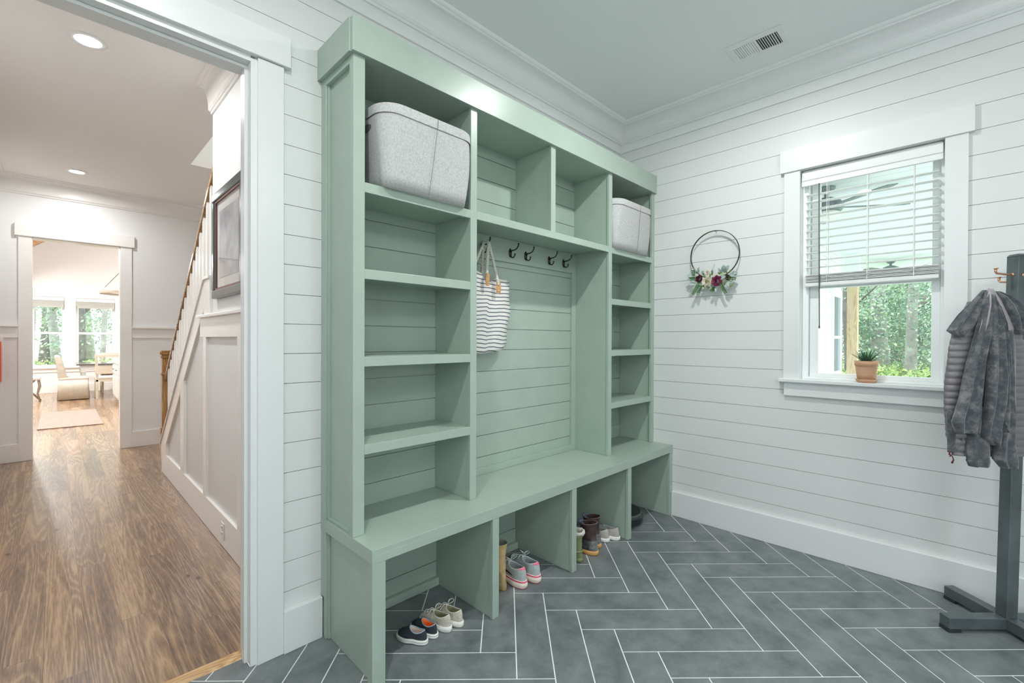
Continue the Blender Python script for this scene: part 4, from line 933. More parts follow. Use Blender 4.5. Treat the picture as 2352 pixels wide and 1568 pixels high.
# ================================================================== HALL OBJECTS
PX = SX
PF = empty('framed_picture', (PX, 1.19, 1.93), 'framed pale mountain print behind glass on the hall stair wall', 'picture')
py0, py1, pz0, pz1 = .845, 1.545, 1.595, 2.29
M['pframe'] = mat('pewter_frame', (.06, .085, .085), .28, metal=.6); M['mat_'] = mat('white_mat_board', (.78, .75, .72), .9)
m = MB(); fw = .055; d_ = .032
for a_, b_, c_, dd in ((py0, py1, pz0, pz0+fw), (py0, py1, pz1-fw, pz1), (py0, py0+fw, pz0+fw, pz1-fw), (py1-fw, py1, pz0+fw, pz1-fw)): m.box(PX-d_, PX-.001, a_, b_, c_, dd)
m.build('frame', 'pframe', PF, bevel=.008)
m = MB()
for a_, b_, c_, dd in ((py0+fw, py1-fw, pz0+fw, pz0+fw+.012), (py0+fw, py1-fw, pz1-fw-.012, pz1-fw), (py0+fw, py0+fw+.012, pz0+fw, pz1-fw), (py1-fw-.012, py1-fw, pz0+fw, pz1-fw)): m.box(PX-.024, PX-.014, a_, b_, c_, dd)
m.build('inner_edge', mat('frame_inner_mauve', (.22, .12, .11), .6), PF)
m = MB(); m.box(PX-.012, PX-.002, py0+fw, py1-fw, pz0+fw, pz1-fw); m.build('mat_board', 'mat_', PF)
def art_mat():
    m_, t, b = nt('misty_print'); N = t.nodes; Lk = t.links; tc = N.new('ShaderNodeTexCoord'); n = N.new('ShaderNodeTexNoise'); n.inputs['Scale'].default_value = 6; n.inputs['Detail'].default_value = 6; Lk.new(tc.outputs['Object'], n.inputs[0])
    r = N.new('ShaderNodeValToRGB'); e = r.color_ramp.elements; e[0].position = .35; e[0].color = (.33, .34, .36, 1); e[1].position = .65; e[1].color = (.62, .62, .63, 1); Lk.new(n.outputs['Fac'], r.inputs[0]); Lk.new(r.outputs[0], b.inputs['Base Color']); b.inputs['Roughness'].default_value = .8; return m_
m = MB(); m.box(PX-.014, PX-.012, py0+fw+.075, py1-fw-.075, pz0+fw+.075, pz1-fw-.075); m.build('print', art_mat(), PF)
m = MB(); m.box(PX-.020, PX-.018, py0+fw, py1-fw, pz0+fw, pz1-fw); m.build('glass', 'picglass', PF)
OU = empty('wall_outlet', (X0, 1.30, .105), 'white double power outlet on the hall baseboard', 'outlet')
m = MB(); m.box(X0-.005, X0-.0003, 1.262, 1.338, .052, .158); m.build('plate', 'trim', OU, bevel=.002)
for zz in (.085, .125):
    m = MB(); m.box(X0-.0075, X0-.005, 1.283, 1.317, zz-.015, zz+.015); s_ = m.build('socket', 'trim', OU, bevel=.002)
    m = MB()
    for yy in (1.293, 1.307): m.box(X0-.0079, X0-.0074, yy-.0012, yy+.0012, zz-.003, zz+.008)
    m.build('slot', 'black', s_)
SR = empty('stair_railing', (-2.52, 2.7, 0), 'stair balustrade with a stained brown handrail, white balusters and a wooden newel post', 'railing')
def rz_(y): return 1.075+(3.56-y)*.808
m = MB(); ya, yb = 3.78, 1.68
m.beam((-2.515, ya, rz_(ya)), (-2.515, yb, rz_(yb)), .050, .044, (0, 0, 1)); m.build('handrail', 'rail', SR, bevel=.010)
for k in range(17):
    y_ = 3.60-k*.1165
    if y_ < 1.70: break
    m = MB(); m.box(-2.532, -2.500, y_-.016, y_+.016, sl(y_)+.012, rz_(y_)-.015); m.build('baluster', 'halltrim', SR)
m = MB(); nx0, nx1, ny0, ny1 = -2.556+.0, -2.477, 3.76, 3.84
def nb(k, z0, z1): m.box(nx0-k, nx1+k, ny0-k, ny1+k, z0, z1)
nb(0, .001, 1.13); nb(.012, 1.13, 1.145); nb(.004, 1.145, 1.165); nb(.020, 1.165, 1.19); nb(.008, 1.19, 1.205); nb(.010, .955, .975); nb(.012, .0008, .42); m.build('newel_post', 'newel', SR, bevel=.003)
m = MB()
for k in range(17):
    y_ = 3.70-k*.235
    m.box(-2.44, -1.205, max(.14, y_-.26), y_, 0.0 if k == 0 else .1857*k-.03, .1857*(k+1)-.03)
    if y_ < .4: break
struct(m.build('stairs', 'halltrim'))
m = MB(); m.box(HX0+.002, HX0+.074, FY-.10, FY-.042, .87, 1.29); OP = m.build('wall_canvas', mat('orange_red', (.85, .10, .02), .6)); tag(OP, 'narrow orange-red strip at the left edge of the hall, by the dining doorway', 'panel')

# ================================================================== DINING ROOM OBJECTS
M['linen'] = mat('beige_linen', (.50, .455, .38), .9, var=.06, vscale=12, bump=.2, bscale=120); M['cream_w'] = mat('cream_painted_wood', (.68, .62, .50), .45); M['white_w'] = mat('distressed_white_wood', (.70, .70, .67), .5, var=.06, vscale=30); M['tabtop'] = mat('dark_table_top', (.10, .085, .075), .2); M['seatf'] = mat('pale_seat_fabric', (.66, .64, .60), .9)
M['rug'] = mat('beige_rug', (.33, .26, .215), .95, var=.12, vscale=22, bump=.4, bscale=150); M['ringw'] = mat('weathered_ring', (.30, .24, .18), .6); M['bulb'] = mat('warm_bulb', (1, .85, .6), .4, emit=(1, .70, .32), es=22)
# skirted parson chair (seen from the side, facing right)
C1 = empty('skirted_chair', (-3.05, 11.75, 0), 'beige slipcovered dining chair with pleated skirt, seen from its side', 'chair')
m = MB(); m.rings([[(-3.30+dx*.6, 11.75+s_*w_, z) for dx, s_ in ((0, -1), (.11, -1), (.14, 0), (.11, 1), (0, 1), (-.02, 0))] if False else [(x, 11.75+s_*w_, z) for x, s_ in ((bx_, -1), (bx_+th, -1), (bx_+th+.01, 0), (bx_+th, 1), (bx_, 1), (bx_-.012, 0))] for bx_, th, w_, z in ((-3.265, .12, .24, .46), (-3.28, .115, .24, .62), (-3.305, .10, .235, .80), (-3.325, .08, .22, .93), (-3.322, .055, .20, .965))], True, True, True); m.build('backrest', 'linen', C1, smooth=False, bevel=.02)
m = MB(); m.box(-3.27, -2.80, 11.50, 12.00, .40, .49); m.build('seat', 'linen', C1, bevel=.03)
m = MB(); NP = 60; rs = []
for z_, g_ in ((.43, 0), (.25, .012), (.02, .045)):
    row = []
    for k in range(NP):
        t = 2*PI*k/NP; cx_, sy_ = math.cos(t), math.sin(t); q = max(abs(cx_), abs(sy_)); rr = 1/q; wv = 1+g_*(1+.35*math.sin(k*2.1))
        row.append((-3.035+.235*cx_*rr*wv*(1+g_), 11.75+.25*sy_*rr*wv, z_))
    rs.append(row)
m.rings(rs, True, True, True); m.build('skirt', 'linen', C1, smooth=True)
def wood_chair(nm, cx_, cy_, label, face=1):
    e = empty(nm, (cx_, cy_, 0), label, 'chair'); t = .035
    for sx in (-1, 1):
        m = MB(); m.beam((cx_+sx*.20, cy_-.20, .001), (cx_+sx*.20, cy_-.20, .46), .04, .04, (0, 1, 0)); m.beam((cx_+sx*.20, cy_-.20, .46), (cx_+sx*.215, cy_-.25, .95), .045, .035, (0, 1, 0)); m.build('leg', 'cream_w', e, bevel=.004)
        m = MB(); m.beam((cx_+sx*.20, cy_+.22, .001), (cx_+sx*.20, cy_+.22, .44), .045, .045, (0, 1, 0)); m.build('leg', 'cream_w', e, bevel=.004)
    m = MB(); m.box(cx_-.24, cx_+.24, cy_-.27, cy_-.235, .915, .975); m.box(cx_-.20, cx_+.20, cy_-.255, cy_-.235, .55, .70); m.box(cx_-.20, cx_+.20, cy_-.255, cy_-.235, .70, .72); m.build('backrest', 'cream_w', e, bevel=.006)
    m = MB(); m.box(cx_-.22, cx_+.22, cy_-.22, cy_+.24, .38, .43); m.build('apron', 'cream_w', e, bevel=.004)
    m = MB(); m.box(cx_-.23, cx_+.23, cy_-.22, cy_+.25, .4305, .485); m.build('cushion', 'seatf', e, bevel=.02)
    return e
wood_chair('wooden_chair', -2.475, 11.55, 'cream wooden open-back dining chair in front of the table, back towards the doorway')
wood_chair('wooden_chair', -2.30, 13.05, 'cream wooden dining chair across the table under the right window')
TB = empty('dining_table', (-1.6, 12.3, 0), 'pale wooden dining table with dark top and turned legs', 'table')
m = MB(); m.box(-2.99, -.9, 11.78, 12.85, .725, .755); m.build('tabletop', 'tabtop', TB, bevel=.006)
m = MB(); m.box(-2.92, -.97, 11.85, 12.78, .62, .725); m.build('apron', 'white_w', TB, bevel=.004)
for lx, ly in ((-2.87, 11.90), (-1.02, 11.90), (-2.87, 12.73), (-1.02, 12.73)):
    m = MB(); m.lathe([(.001, .001), (.022, .001), (.030, .04), (.024, .07), (.036, .16), (.042, .40), (.030, .52), (.044, .55), (.030, .57), (.030, .575)], (lx, ly, 0), 20); m.box(lx-.045, lx+.045, ly-.045, ly+.045, .575, .72); m.build('leg', 'white_w', TB, smooth=False)
OT = empty('stool', (-3.72, 11.7, 0), 'pale cushioned stool with curved crossed legs at the left of the dining doorway', 'stool')
m = MB(); m.box(-3.95, -3.53, 11.5, 11.9, .455, .53); m.build('cushion', 'seatf', OT, bevel=.025)
for sx in (-1, 1):
    m = MB(); cx_ = -3.74; m.tube([(cx_+sx*.18, 11.56, .455), (cx_+sx*.195, 11.56, .33), (cx_+sx*.165, 11.56, .18), (cx_+sx*.20, 11.56, .012)], [.022, .024, .016, .014], 8); m.build('leg', 'ringw', OT, smooth=True)
    m = MB(); m.tube([(cx_-sx*.12, 11.82, .45), (cx_+sx*.03, 11.80, .24), (cx_+sx*.21, 11.78, .012)], .018, 8); m.build('leg', 'ringw', OT, smooth=True)
SB_ = empty('sideboard', (-2.1, 10.27, 0), 'distressed white sideboard with drawers at the right of the dining doorway', 'sideboard')
m = MB(); m.box(-2.435, -1.90, 9.66, 10.88, .10, .82); m.build('body', 'white_w', SB_, bevel=.006)
m = MB(); m.box(-2.46, -1.88, 9.63, 10.91, .82, .855); m.build('top', 'white_w', SB_, bevel=.006)
for yy in (9.68, 10.30):
    m = MB(); m.box(-2.452, -2.434, yy+.02, yy+.56, .60, .78); dr = m.build('drawer', 'white_w', SB_, bevel=.004)
    m = MB(); m.tube([(-2.452, yy+.2, .69), (-2.47, yy+.2, .69), (-2.47, yy+.36, .69), (-2.452, yy+.36, .69)], .005, 6); m.build('handle', 'bronze', dr)
    m = MB(); m.box(-2.452, -2.434, yy+.02, yy+.56, .15, .57); dr = m.build('door', 'white_w', SB_, bevel=.004)
    m = MB(); m.box(-2.458, -2.452, yy+.10, yy+.48, .22, .50); m.build('panel', 'white_w', dr, bevel=.003)
for lx in (-2.41, -1.93):
    for ly in (9.69, 10.85):
        m = MB(); m.box(lx-.025, lx+.025, ly-.025, ly+.025, .001, .10); m.build('foot', 'white_w', SB_)
m = MB(); m.prism([(-3.49, 9.50, .0005), (-3.51, 7.43, .0005), (-2.795, 7.40, .0005), (-2.79, 9.45, .0005)], (0, 0, .012)); tag(m.build('area_rug', 'rug', bevel=.003), 'beige woven runner rug on the wood floor beyond the dining doorway', 'rug')
CH = empty('chandelier', (-2.05, 11.7, 2.36), 'round wooden ring chandelier with glowing candle bulbs over the dining table', 'chandelier')
m = MB(); m.lathe([(.52, 2.335), (.57, 2.335), (.57, 2.385), (.52, 2.385), (.52, 2.335)], (-2.05, 11.7, 0), 48); m.build('ring', 'ringw', CH)
for k in range(8):
    t = 2*PI*k/8+.28; x, y = -2.05+.545*math.cos(t), 11.7+.545*math.sin(t)
    m = MB(); m.lathe([(.001, 2.386), (.022, 2.386), (.022, 2.44), (.001, 2.44)], (x, y, 0), 12); cu = m.build('candle_cup', 'cream_w', CH)
    m = MB(); m.lathe([(.001, 2.44), (.016, 2.46), (.018, 2.48), (.008, 2.52), (.001, 2.54)], (x, y, 0), 12); m.build('bulb', 'bulb', cu, smooth=True)
for k in range(3):
    t = 2*PI*k/3+PI; m = MB(); m.tube([(-2.05+.54*math.cos(t), 11.7+.54*math.sin(t), 2.385), (-2.05, 11.7, 3.15)], .006, 6); m.build('rod', 'bronze', CH)
m = MB(); m.tube([(-2.05, 11.7, 3.13), (-2.05, 11.7, 4.75)], .008, 6); m.build('rod', 'bronze', CH)
for k, (xa, xb_) in enumerate(((-3.71, -3.16), (-2.94, -2.225))):
    e = empty('window_blind', ((xa+xb_)/2, GY1-.02, 2.3), ['raised white blind at the top of the left dining window', 'raised white blind at the top of the right dining window'][k], 'blind', 'raised dining blinds')
    m = MB(); m.box(xa, xb_, GY1-.055, GY1-.021, 2.24, 2.31); m.build('headrail', 'slat', e)
    m = MB()
    for q in range(10): m.box(xa+.01, xb_-.01, GY1-.06, GY1-.022, 2.075+q*.0165, 2.085+q*.0165)
    m.build('slats', mat('shaded_slat', (.60, .60, .56), .5), e)
for (x, y), lb in zip(DINING_FILLS, ('added dining fill light on the left, nearer the hall', 'added dining fill light on the left, nearer the windows', 'added dining fill light on the right, nearer the hall', 'added dining fill light on the right, nearer the windows')):
    zc_ = 2.45+((x-GX0) if x < xr else (GX1-x))*sl_-.03
    e = empty('dining_fill', (x, y, zc_), lb, 'light', 'added dining fill lights')
    m = MB(); m.lathe([(.001, zc_-.06), (.09, zc_-.06), (.10, zc_-.05), (.10, zc_+.10)], (x, y, 0), 24); m.build('lens', 'lamp', e)
    l = bpy.data.lights.new('lamp_light', 'AREA'); l.shape = 'DISK'; l.size = .18; l.energy = 120; l.color = WARM
    o = bpy.data.objects.new('lamp_light', l); COL.objects.link(o); o.location = (x, y, zc_-.07); o.parent = e; o.matrix_parent_inverse = parent_inv(e)

# ================================================================== COAT RACK (frame built upright, then leaned slightly)
M['iron'] = mat('dark_iron', (.11, .13, .14), .42, metal=.2, var=.25, vscale=9); M['copper'] = mat('copper_hook', (.62, .36, .24), .35, metal=.7)
rc = Vector((-.241, -2.190, 0)); da = Vector((-.7071, .7071, 0)); db_ = Vector((-.7071, -.7071, 0))
CR = empty('coat_rack', rc, 'tall dark iron coat rack on crossed feet at the right edge, with copper hooks', 'coat rack')
LEAN = Vector((.018, -.018, 0))
def RK(a, b, z): return rc+da*a+db_*b+Vector((0, 0, z))+LEAN*max(0, z-.07)/1.0
m = MB(); h_ = .0255
def post(z0, z1, k): m.hexa([RK(-k, -k, z0), RK(-k, k, z0), RK(k, k, z0), RK(k, -k, z0), RK(-k, -k, z1), RK(-k, k, z1), RK(k, k, z1), RK(k, -k, z1)])
post(.066, 1.718, h_); m.build('post', 'iron', CR, bevel=.0025)
m = MB(); m.hexa([RK(-.0275, -.0275, 1.718), RK(-.0275, .0275, 1.718), RK(.0275, .0275, 1.718), RK(.0275, -.0275, 1.718), RK(-.020, -.020, 1.729), RK(-.020, .020, 1.729), RK(.020, .020, 1.729), RK(.020, -.020, 1.729)]); m.build('cap', 'iron', CR, bevel=.002)
for d_, ln in ((Vector((-.700, .714, 0)), .283), (Vector((.665, .747, 0)), .262), (Vector((-.714, -.700, 0)), .283), (Vector((.70, -.714, 0)), .283)):
    m = MB(); m.beam(rc+d_*.0+Vector((0, 0, .041)), rc+d_*ln+Vector((0, 0, .041)), .050, .050); lg = m.build('foot', 'iron', CR, bevel=.0025)
    m = MB(); m.beam(rc+d_*(ln-.055)+Vector((0, 0, .008)), rc+d_*(ln+.002)+Vector((0, 0, .008)), .052, .015); m.build('pad', 'blackp', lg, bevel=.002)
def chook(dx, dy, z, ln):
    o_ = rc+Vector((0, 0, z))+LEAN*(z-.07); d_ = Vector((dx, dy, 0)).normalized()
    m = MB(); a = o_+d_*.024; m.tube([a, a+d_*.004], .0085, 12); m.tube([a, a+d_*ln*.5+Vector((0, 0, .002)), a+d_*ln+Vector((0, 0, .006)), a+d_*(ln+.006)+Vector((0, 0, .014)), a+d_*(ln+.004)+Vector((0, 0, .026))], .0048, 8); m.lathe([(.001, .0), (.0085, .001), (.0085, .005), (.001, .006)], a+d_*(ln+.004)+Vector((0, 0, .025)), 10); m.build('hook', 'copper', CR, smooth=True)
chook(-.707, .707, 1.635, .072); chook(.707, .707, 1.605, .05); chook(-.707, -.707, 1.630, .06); chook(.707, -.707, 1.605, .06)
chook(-.707, .707, 1.500, .060)

# ================================================================== JACKET hanging from a rack hook
M['plush'] = None
def plush_mat():
    m_, t, b = nt('grey_plush_fleece'); N = t.nodes; Lk = t.links; tc = N.new('ShaderNodeTexCoord')
    n = N.new('ShaderNodeTexNoise'); n.inputs['Scale'].default_value = 26; n.inputs['Detail'].default_value = 8; n.inputs['Roughness'].default_value = .7; n.inputs['Distortion'].default_value = .15; Lk.new(tc.outputs['Object'], n.inputs[0])
    r = N.new('ShaderNodeValToRGB'); e = r.color_ramp.elements; e[0].position = .36; e[0].color = (.05, .06, .07, 1); e[1].position = .68; e[1].color = (.22, .215, .225, 1); x = e.new(.5); x.color = (.09, .095, .105, 1); Lk.new(n.outputs['Fac'], r.inputs[0]); Lk.new(r.outputs[0], b.inputs['Base Color'])
    b.inputs['Roughness'].default_value = .95; b.inputs['Sheen Weight'].default_value = .6; b.inputs['Sheen Roughness'].default_value = .4
    n2 = N.new('ShaderNodeTexNoise'); n2.inputs['Scale'].default_value = 260; Lk.new(tc.outputs['Object'], n2.inputs[0]); bp = N.new('ShaderNodeBump'); bp.inputs['Strength'].default_value = .5; bp.inputs['Distance'].default_value = .002; Lk.new(n2.outputs['Fac'], bp.inputs['Height']); Lk.new(bp.outputs[0], b.inputs['Normal']); return m_
M['plush'] = plush_mat(); M['nylon'] = mat('grey_nylon', (.36, .32, .35), .55, var=.08, vscale=20, bump=.1, bscale=50); M['puff'] = mat('quilted_grey_nylon', (.17, .16, .175), .38)
M['redcord'] = mat('red_black_cord', (.12, .01, .02), .6)
JR = Vector((.7057, -.7085, 0)); JB = Vector((-.7085, -.7057, 0))      # right, toward the room
J0 = CAM+Vector((.7085, .7057, 0))*1.985+JR*((2265-1176)/1047.4*1.985); J0.z = 1.556
JK = empty('hanging_jacket', J0, 'dark grey plush-lined quilted jacket hanging inside out on the coat rack', 'jacket')
SCJ = 1.985/1047.4
def J(px, py, w): return J0+JR*((px-2265)*SCJ)-Vector((0, 0, 1))*((py-662)*SCJ)+JB*w
def drape(name, mt, rows, parent=JK, n=28, fold=0, nf=5, ph=0, quilt=0, qp=16, sub=5, hem=None):
    """rows: (py, pxL, pxR, w, depth) outline table; closed soft tube with folds"""
    rr = []
    for a, b in zip(rows[:-1], rows[1:]):
        ns = max(sub, int(abs(b[0]-a[0])/1.6)) if quilt else sub
        for k in range(ns): rr.append([a[i]+(b[i]-a[i])*k/ns for i in range(5)])
    rr.append(list(rows[-1])); rs = []
    acc = 0
    for i, (py, l, r_, w_, d) in enumerate(rr):
        row = []
        for k in range(n):
            t = 2*PI*k/n; c, s_ = math.cos(t), math.sin(t)
            x = (l+r_)/2+(r_-l)/2*math.copysign(abs(c)**.8, c)
            f = (x-l)/max(1, r_-l)
            ww = w_+d*s_*.9
            if s_ > 0:
                ww += fold*math.sin(f*nf*PI+ph+py*.006)*s_**.5*min(1, (i+1)/6)
                if quilt: ww += quilt*abs(math.sin(py*PI/qp+.25*math.sin(f*6)))**.6*s_**.4
            xx = x+ (quilt*180*abs(math.sin(py*PI/qp))**.6*c if quilt else 0)+1.2*math.sin(py*.045+ph+k)*.6
            row.append(J(xx, py, ww))
        rs.append(row)
    m = MB(); m.rings(rs, True, True, True); return m.build(name, mt, parent, smooth=True)
drape('back_body', 'puff', [(690, 2232, 2300, -.018, .012), (760, 2200, 2352, -.020, .026), (800, 2190, 2366, -.020, .030), (880, 2183, 2374, -.022, .034), (940, 2182, 2378, -.022, .034), (1000, 2186, 2378, -.020, .030), (1046, 2200, 2376, -.018, .022)], quilt=.008, qp=15.5, sub=14, n=52)
drape('back_lining', 'plush', [(940, 2181, 2215, -.012, .010), (975, 2182, 2222, -.010, .014), (1020, 2184, 2214, -.010, .012), (1038, 2184, 2196, -.010, .008)], fold=.006, nf=3)
drape('sleeve', 'plush', [(930, 2216, 2262, .004, .020), (990, 2217, 2266, .010, .026), (1035, 2216, 2268, .012, .028), (1052, 2218, 2268, .012, .027), (1054, 2217, 2269, .012, .030), (1067, 2222, 2267, .012, .026)], fold=.006, nf=4)
drape('front_panel', 'plush', [(668, 2256, 2268, .012, .008), (700, 2246, 2264, .018, .014), (766, 2226, 2258, .024, .020), (830, 2208, 2246, .028, .022), (900, 2192, 2242, .030, .024), (950, 2177, 2238, .030, .024), (962, 2174, 2237, .030, .025), (964, 2173, 2238, .030, .028), (990, 2183, 2236, .028, .018)], fold=.012, nf=4, ph=.5)
drape('front_panel', 'plush', [(676, 2262, 2272, .022, .008), (720, 2255, 2275, .034, .016), (780, 2248, 2280, .040, .022), (860, 2246, 2284, .042, .026), (920, 2243, 2282, .042, .026), (980, 2238, 2277, .038, .022), (992, 2237, 2276, .038, .024), (1000, 2240, 2275, .038, .020), (1016, 2262, 2274, .034, .010)], fold=.010, nf=3, ph=1.3)
drape('sleeve', 'plush', [(690, 2272, 2284, .016, .010), (740, 2276, 2294, .026, .018), (800, 2279, 2296, .030, .022), (880, 2281, 2302, .030, .026), (950, 2279, 2308, .030, .028), (1010, 2274, 2309, .028, .028), (1040, 2271, 2316, .026, .028), (1048, 2269, 2318, .026, .030), (1068, 2286, 2320, .024, .022)], fold=.008, nf=3, ph=.2)
drape('side_panel', 'plush', [(754, 2288, 2320, .012, .010), (800, 2293, 2324, .014, .016), (880, 2300, 2326, .012, .018), (960, 2305, 2327, .010, .018), (1030, 2308, 2324, .006, .014), (1056, 2314, 2322, .004, .010)], fold=.004, nf=2)
drape('collar', 'plush', [(664, 2258, 2268, -.004, .006), (690, 2232, 2258, 0, .010), (720, 2200, 2250, .004, .014), (745, 2180, 2238, .006, .016), (758, 2171, 2228, .006, .014), (768, 2186, 2214, .006, .010), (773, 2198, 2208, .006, .006)], fold=.010, nf=4, ph=.8)
drape('collar', 'plush', [(667, 2278, 2298, -.004, .010), (680, 2286, 2322, 0, .018), (700, 2296, 2340, .004, .024), (725, 2306, 2353, .006, .026), (748, 2312, 2360, .006, .024), (758, 2318, 2362, .006, .018), (766, 2326, 2346, .004, .010)], fold=.012, nf=4, ph=.2)
drape('facing', 'nylon', [(662, 2262, 2276, .008, .005), (690, 2268, 2292, .014, .008), (720, 2274, 2304, .018, .008), (752, 2284, 2318, .018, .006), (757, 2290, 2318, .016, .004)], fold=.004, nf=2)
drape('facing', 'nylon', [(668, 2258, 2266, .020, .004), (700, 2249, 2262, .028, .006), (740, 2237, 2252, .034, .007), (764, 2230, 2243, .034, .005)], fold=.003, nf=2)
m = MB(); m.tube([J(2183, 1034, .0), J(2182, 1042, .002), J(2188, 1046, .003), J(2191, 1054, .003), J(2187, 1062, .003)], [.002, .0035, .002, .0025, .004], 8); m.tube([J(2190, 1040, .002), J(2182, 1047, .002)], .0015, 6); m.build('drawcord', 'redcord', JK, smooth=True)
m = MB(); m.tube([J(2274, 962, .066), J(2277, 972, .067)], .0035, 8); m.tube([J(2277, 972, .067), J(2281, 984, .066)], [.002, .0035], 8); m.build('zip_pull', 'iron', JK, smooth=True)
m = MB(); m.tube([J(2268, 664, .012), J(2276, 660, -.01), J(2284, 662, -.02)], .003, 6); m.build('hanging_loop', 'nylon', JK)

# ================================================================== PORCH outside the mudroom window
M['porchceil'] = mat('pale_blue_porch_ceiling', (.84, .88, .95), .6); M['siding'] = mat('white_siding', (.80, .83, .84), .6); M['pine'] = wood_mat('treated_pine_post', (.42, .28, .15), (.60, .44, .27), (.70, .55, .36), 'z', 1.5, .7)
M['fan'] = mat('grey_fan_metal', (.16, .20, .22), .4); M['fanlight'] = mat('fan_light_glass', (.82, .82, .80), .3)
m = MB(); pzc = 2.75; k = 0; x = .20
while x < 9.0:
    m.box(x, x+.142, -4.6, 2.0, pzc, pzc+.02); x += .15
m.box(.16, 9.0, -4.6, 2.0, pzc+.02, pzc+.05); struct(m.build('ceiling_porch', 'porchceil'))
m = MB(); m.box(.16, 9.0, -4.6, 2.0, -.32, -.22); struct(m.build('floor_porch', mat('porch_concrete', (.66, .67, .68), .8)))
m = MB()
k = 0; z = -.22
while z < 2.75:
    zz = min(z+.118, 2.75)
    for (a_, b_, c_, d__) in clip_rects(4.0, 5.72, z, zz, [(4.93, 5.45, .84, 2.02)]): m.jit = False; m.prism([(a_, -.62, c_), (a_, -.607, d__), (a_, -.50, d__), (a_, -.50, c_)], (b_-a_, 0, 0))
    z += .12
m.box(4.0, 4.10, -.55, 2.0, -.22, 2.75); m.box(5.62, 5.72, -.55, 2.0, -.22, 2.75); struct(m.build('wall_porch', 'siding'))
w4 = empty('window_4', (5.19, -.62, .84)); w4['kind'] = 'structure'
m = MB()
for a_, b_, c_, d__ in ((4.84, 4.95, .74, 2.10), (5.43, 5.56, .74, 2.10), (4.84, 5.56, .74, .86), (4.84, 5.56, 2.0, 2.12), (4.95, 5.43, 1.36, 1.40)): m.box(a_, b_, -.645, -.60, c_, d__)
m.build('frame', 'siding', w4)
m = MB(); m.box(4.94, 5.44, -.612, -.608, .85, 2.01); m.build('pane', mat('dark_porch_glass', (.10, .16, .18), .03, spec=.8), w4)
pp = empty('porch_post', (5.93, -.73, -.22), 'square treated timber porch post at the end of the white wing wall outside the window', 'post')
m = MB(); m.box(5.86, 6.0, -.80, -.66, -.22, 2.30); m.build('timber', 'pine', pp, bevel=.006)
m = MB(); m.box(5.84, 6.02, -.82, -.64, 2.301, 2.749); m.build('capital', 'siding', pp)
m = MB(); m.box(8.86, 9.0, -4.6, 2.0, 2.50, 2.75); m.build
tag(m.build('porch_beam', 'siding'), 'white beam along the outer edge of the porch roof', 'beam')
def fan(nm, x, y, z, rot, label):
    e = empty(nm, (x, y, z), label, 'fan', 'porch ceiling fans')
    m = MB(); m.lathe([(.001, z), (.075, z), (.075, z-.015), (.045, z-.05), (.015, z-.06)], (x, y, 0), 24); m.build('canopy', 'fan', e, smooth=True)
    m = MB(); m.tube([(x, y, z-.05), (x, y, z-.12)], .016, 10); m.build('downrod', 'fan', e); zq = z; z = z+.11
    m = MB(); m.lathe([(.016, z-.20), (.06, z-.21), (.11, z-.235), (.14, z-.28), (.14, z-.31), (.12, z-.335), (.09, z-.34)], (x, y, 0), 32); m.build('motor', 'fan', e, smooth=True)
    m = MB(); m.lathe([(.10, z-.34), (.115, z-.355), (.105, z-.385), (.06, z-.405), (.001, z-.41)], (x, y, 0), 28); m.build('light_bowl', 'fanlight', e, smooth=True)
    for k in range(5):
        a = rot+2*PI*k/5; mt = Matrix.Translation((x, y, z-.30)) @ Matrix.Rotation(a, 4, 'Z') @ Matrix.Rotation(math.radians(10), 4, 'X')
        m = MB(); m.prism([(.12, -.03, 0), (.22, -.055, 0), (.60, -.070, 0), (.66, -.045, 0), (.66, .045, 0), (.60, .070, 0), (.22, .055, 0), (.12, .03, 0)], (0, 0, .007)); m.xform(mt); m.build('blade', 'fan', e)
fan('ceiling_fan', 1.74, -1.12, 2.75, -.98, 'grey porch ceiling fan with light bowl seen through the upper blind slats')
fan('ceiling_fan', 7.1, -1.10, 2.75, .2, 'far porch ceiling fan, its canopy seen just above the stacked slats')

# ================================================================== TREES AND GROUND OUTSIDE
M['ground'] = mat('grassy_ground', (.30, .42, .16), .95, var=.35, vscale=2.5)
m = MB(); m.add([(-60, 13.9, -.45), (60, 13.9, -.45), (60, 75, -.45), (-60, 75, -.45)], [(0, 1, 2, 3)]); m.add([(.2, -60, -.45), (75, -60, -.45), (75, 13.9, -.45), (.2, 13.9, -.45)], [(0, 1, 2, 3)]); struct(m.build('ground', 'ground'))
m = MB(); m.add([(-45, -60, -.46), (.2, -60, -.46), (.2, -4.36, -.46), (-45, -4.36, -.46)], [(0, 1, 2, 3)]); struct(m.build('ground_yard', mat('pale_paving', (.50, .50, .47), .9)))
def leafmat(name, c1, c2):
    m_, t, b = nt(name); N = t.nodes; Lk = t.links; tc = N.new('ShaderNodeTexCoord'); n = N.new('ShaderNodeTexNoise'); n.inputs['Scale'].default_value = 1.1; n.inputs['Detail'].default_value = 4; Lk.new(tc.outputs['Object'], n.inputs[0])
    r = N.new('ShaderNodeValToRGB'); e = r.color_ramp.elements; e[0].position = .40; e[0].color = (*c1, 1); e[1].position = .62; e[1].color = (*c2, 1); Lk.new(n.outputs['Fac'], r.inputs[0]); Lk.new(r.outputs[0], b.inputs['Base Color']); b.inputs['Roughness'].default_value = .6
    b.inputs['Subsurface Weight'].default_value = 0
    return m_
M['leafA'] = leafmat('forest_leaves', (.10, .20, .15), (.42, .54, .36)); M['leafB'] = leafmat('bright_shrub_leaves', (.16, .28, .08), (.52, .62, .24))
M['bark'] = mat('pale_bark', (.25, .245, .235), .9, var=.35, vscale=5, bump=.8, bscale=25); M['barkd'] = mat('dark_bark', (.11, .105, .10), .9, var=.4, vscale=6, bump=.8, bscale=25)
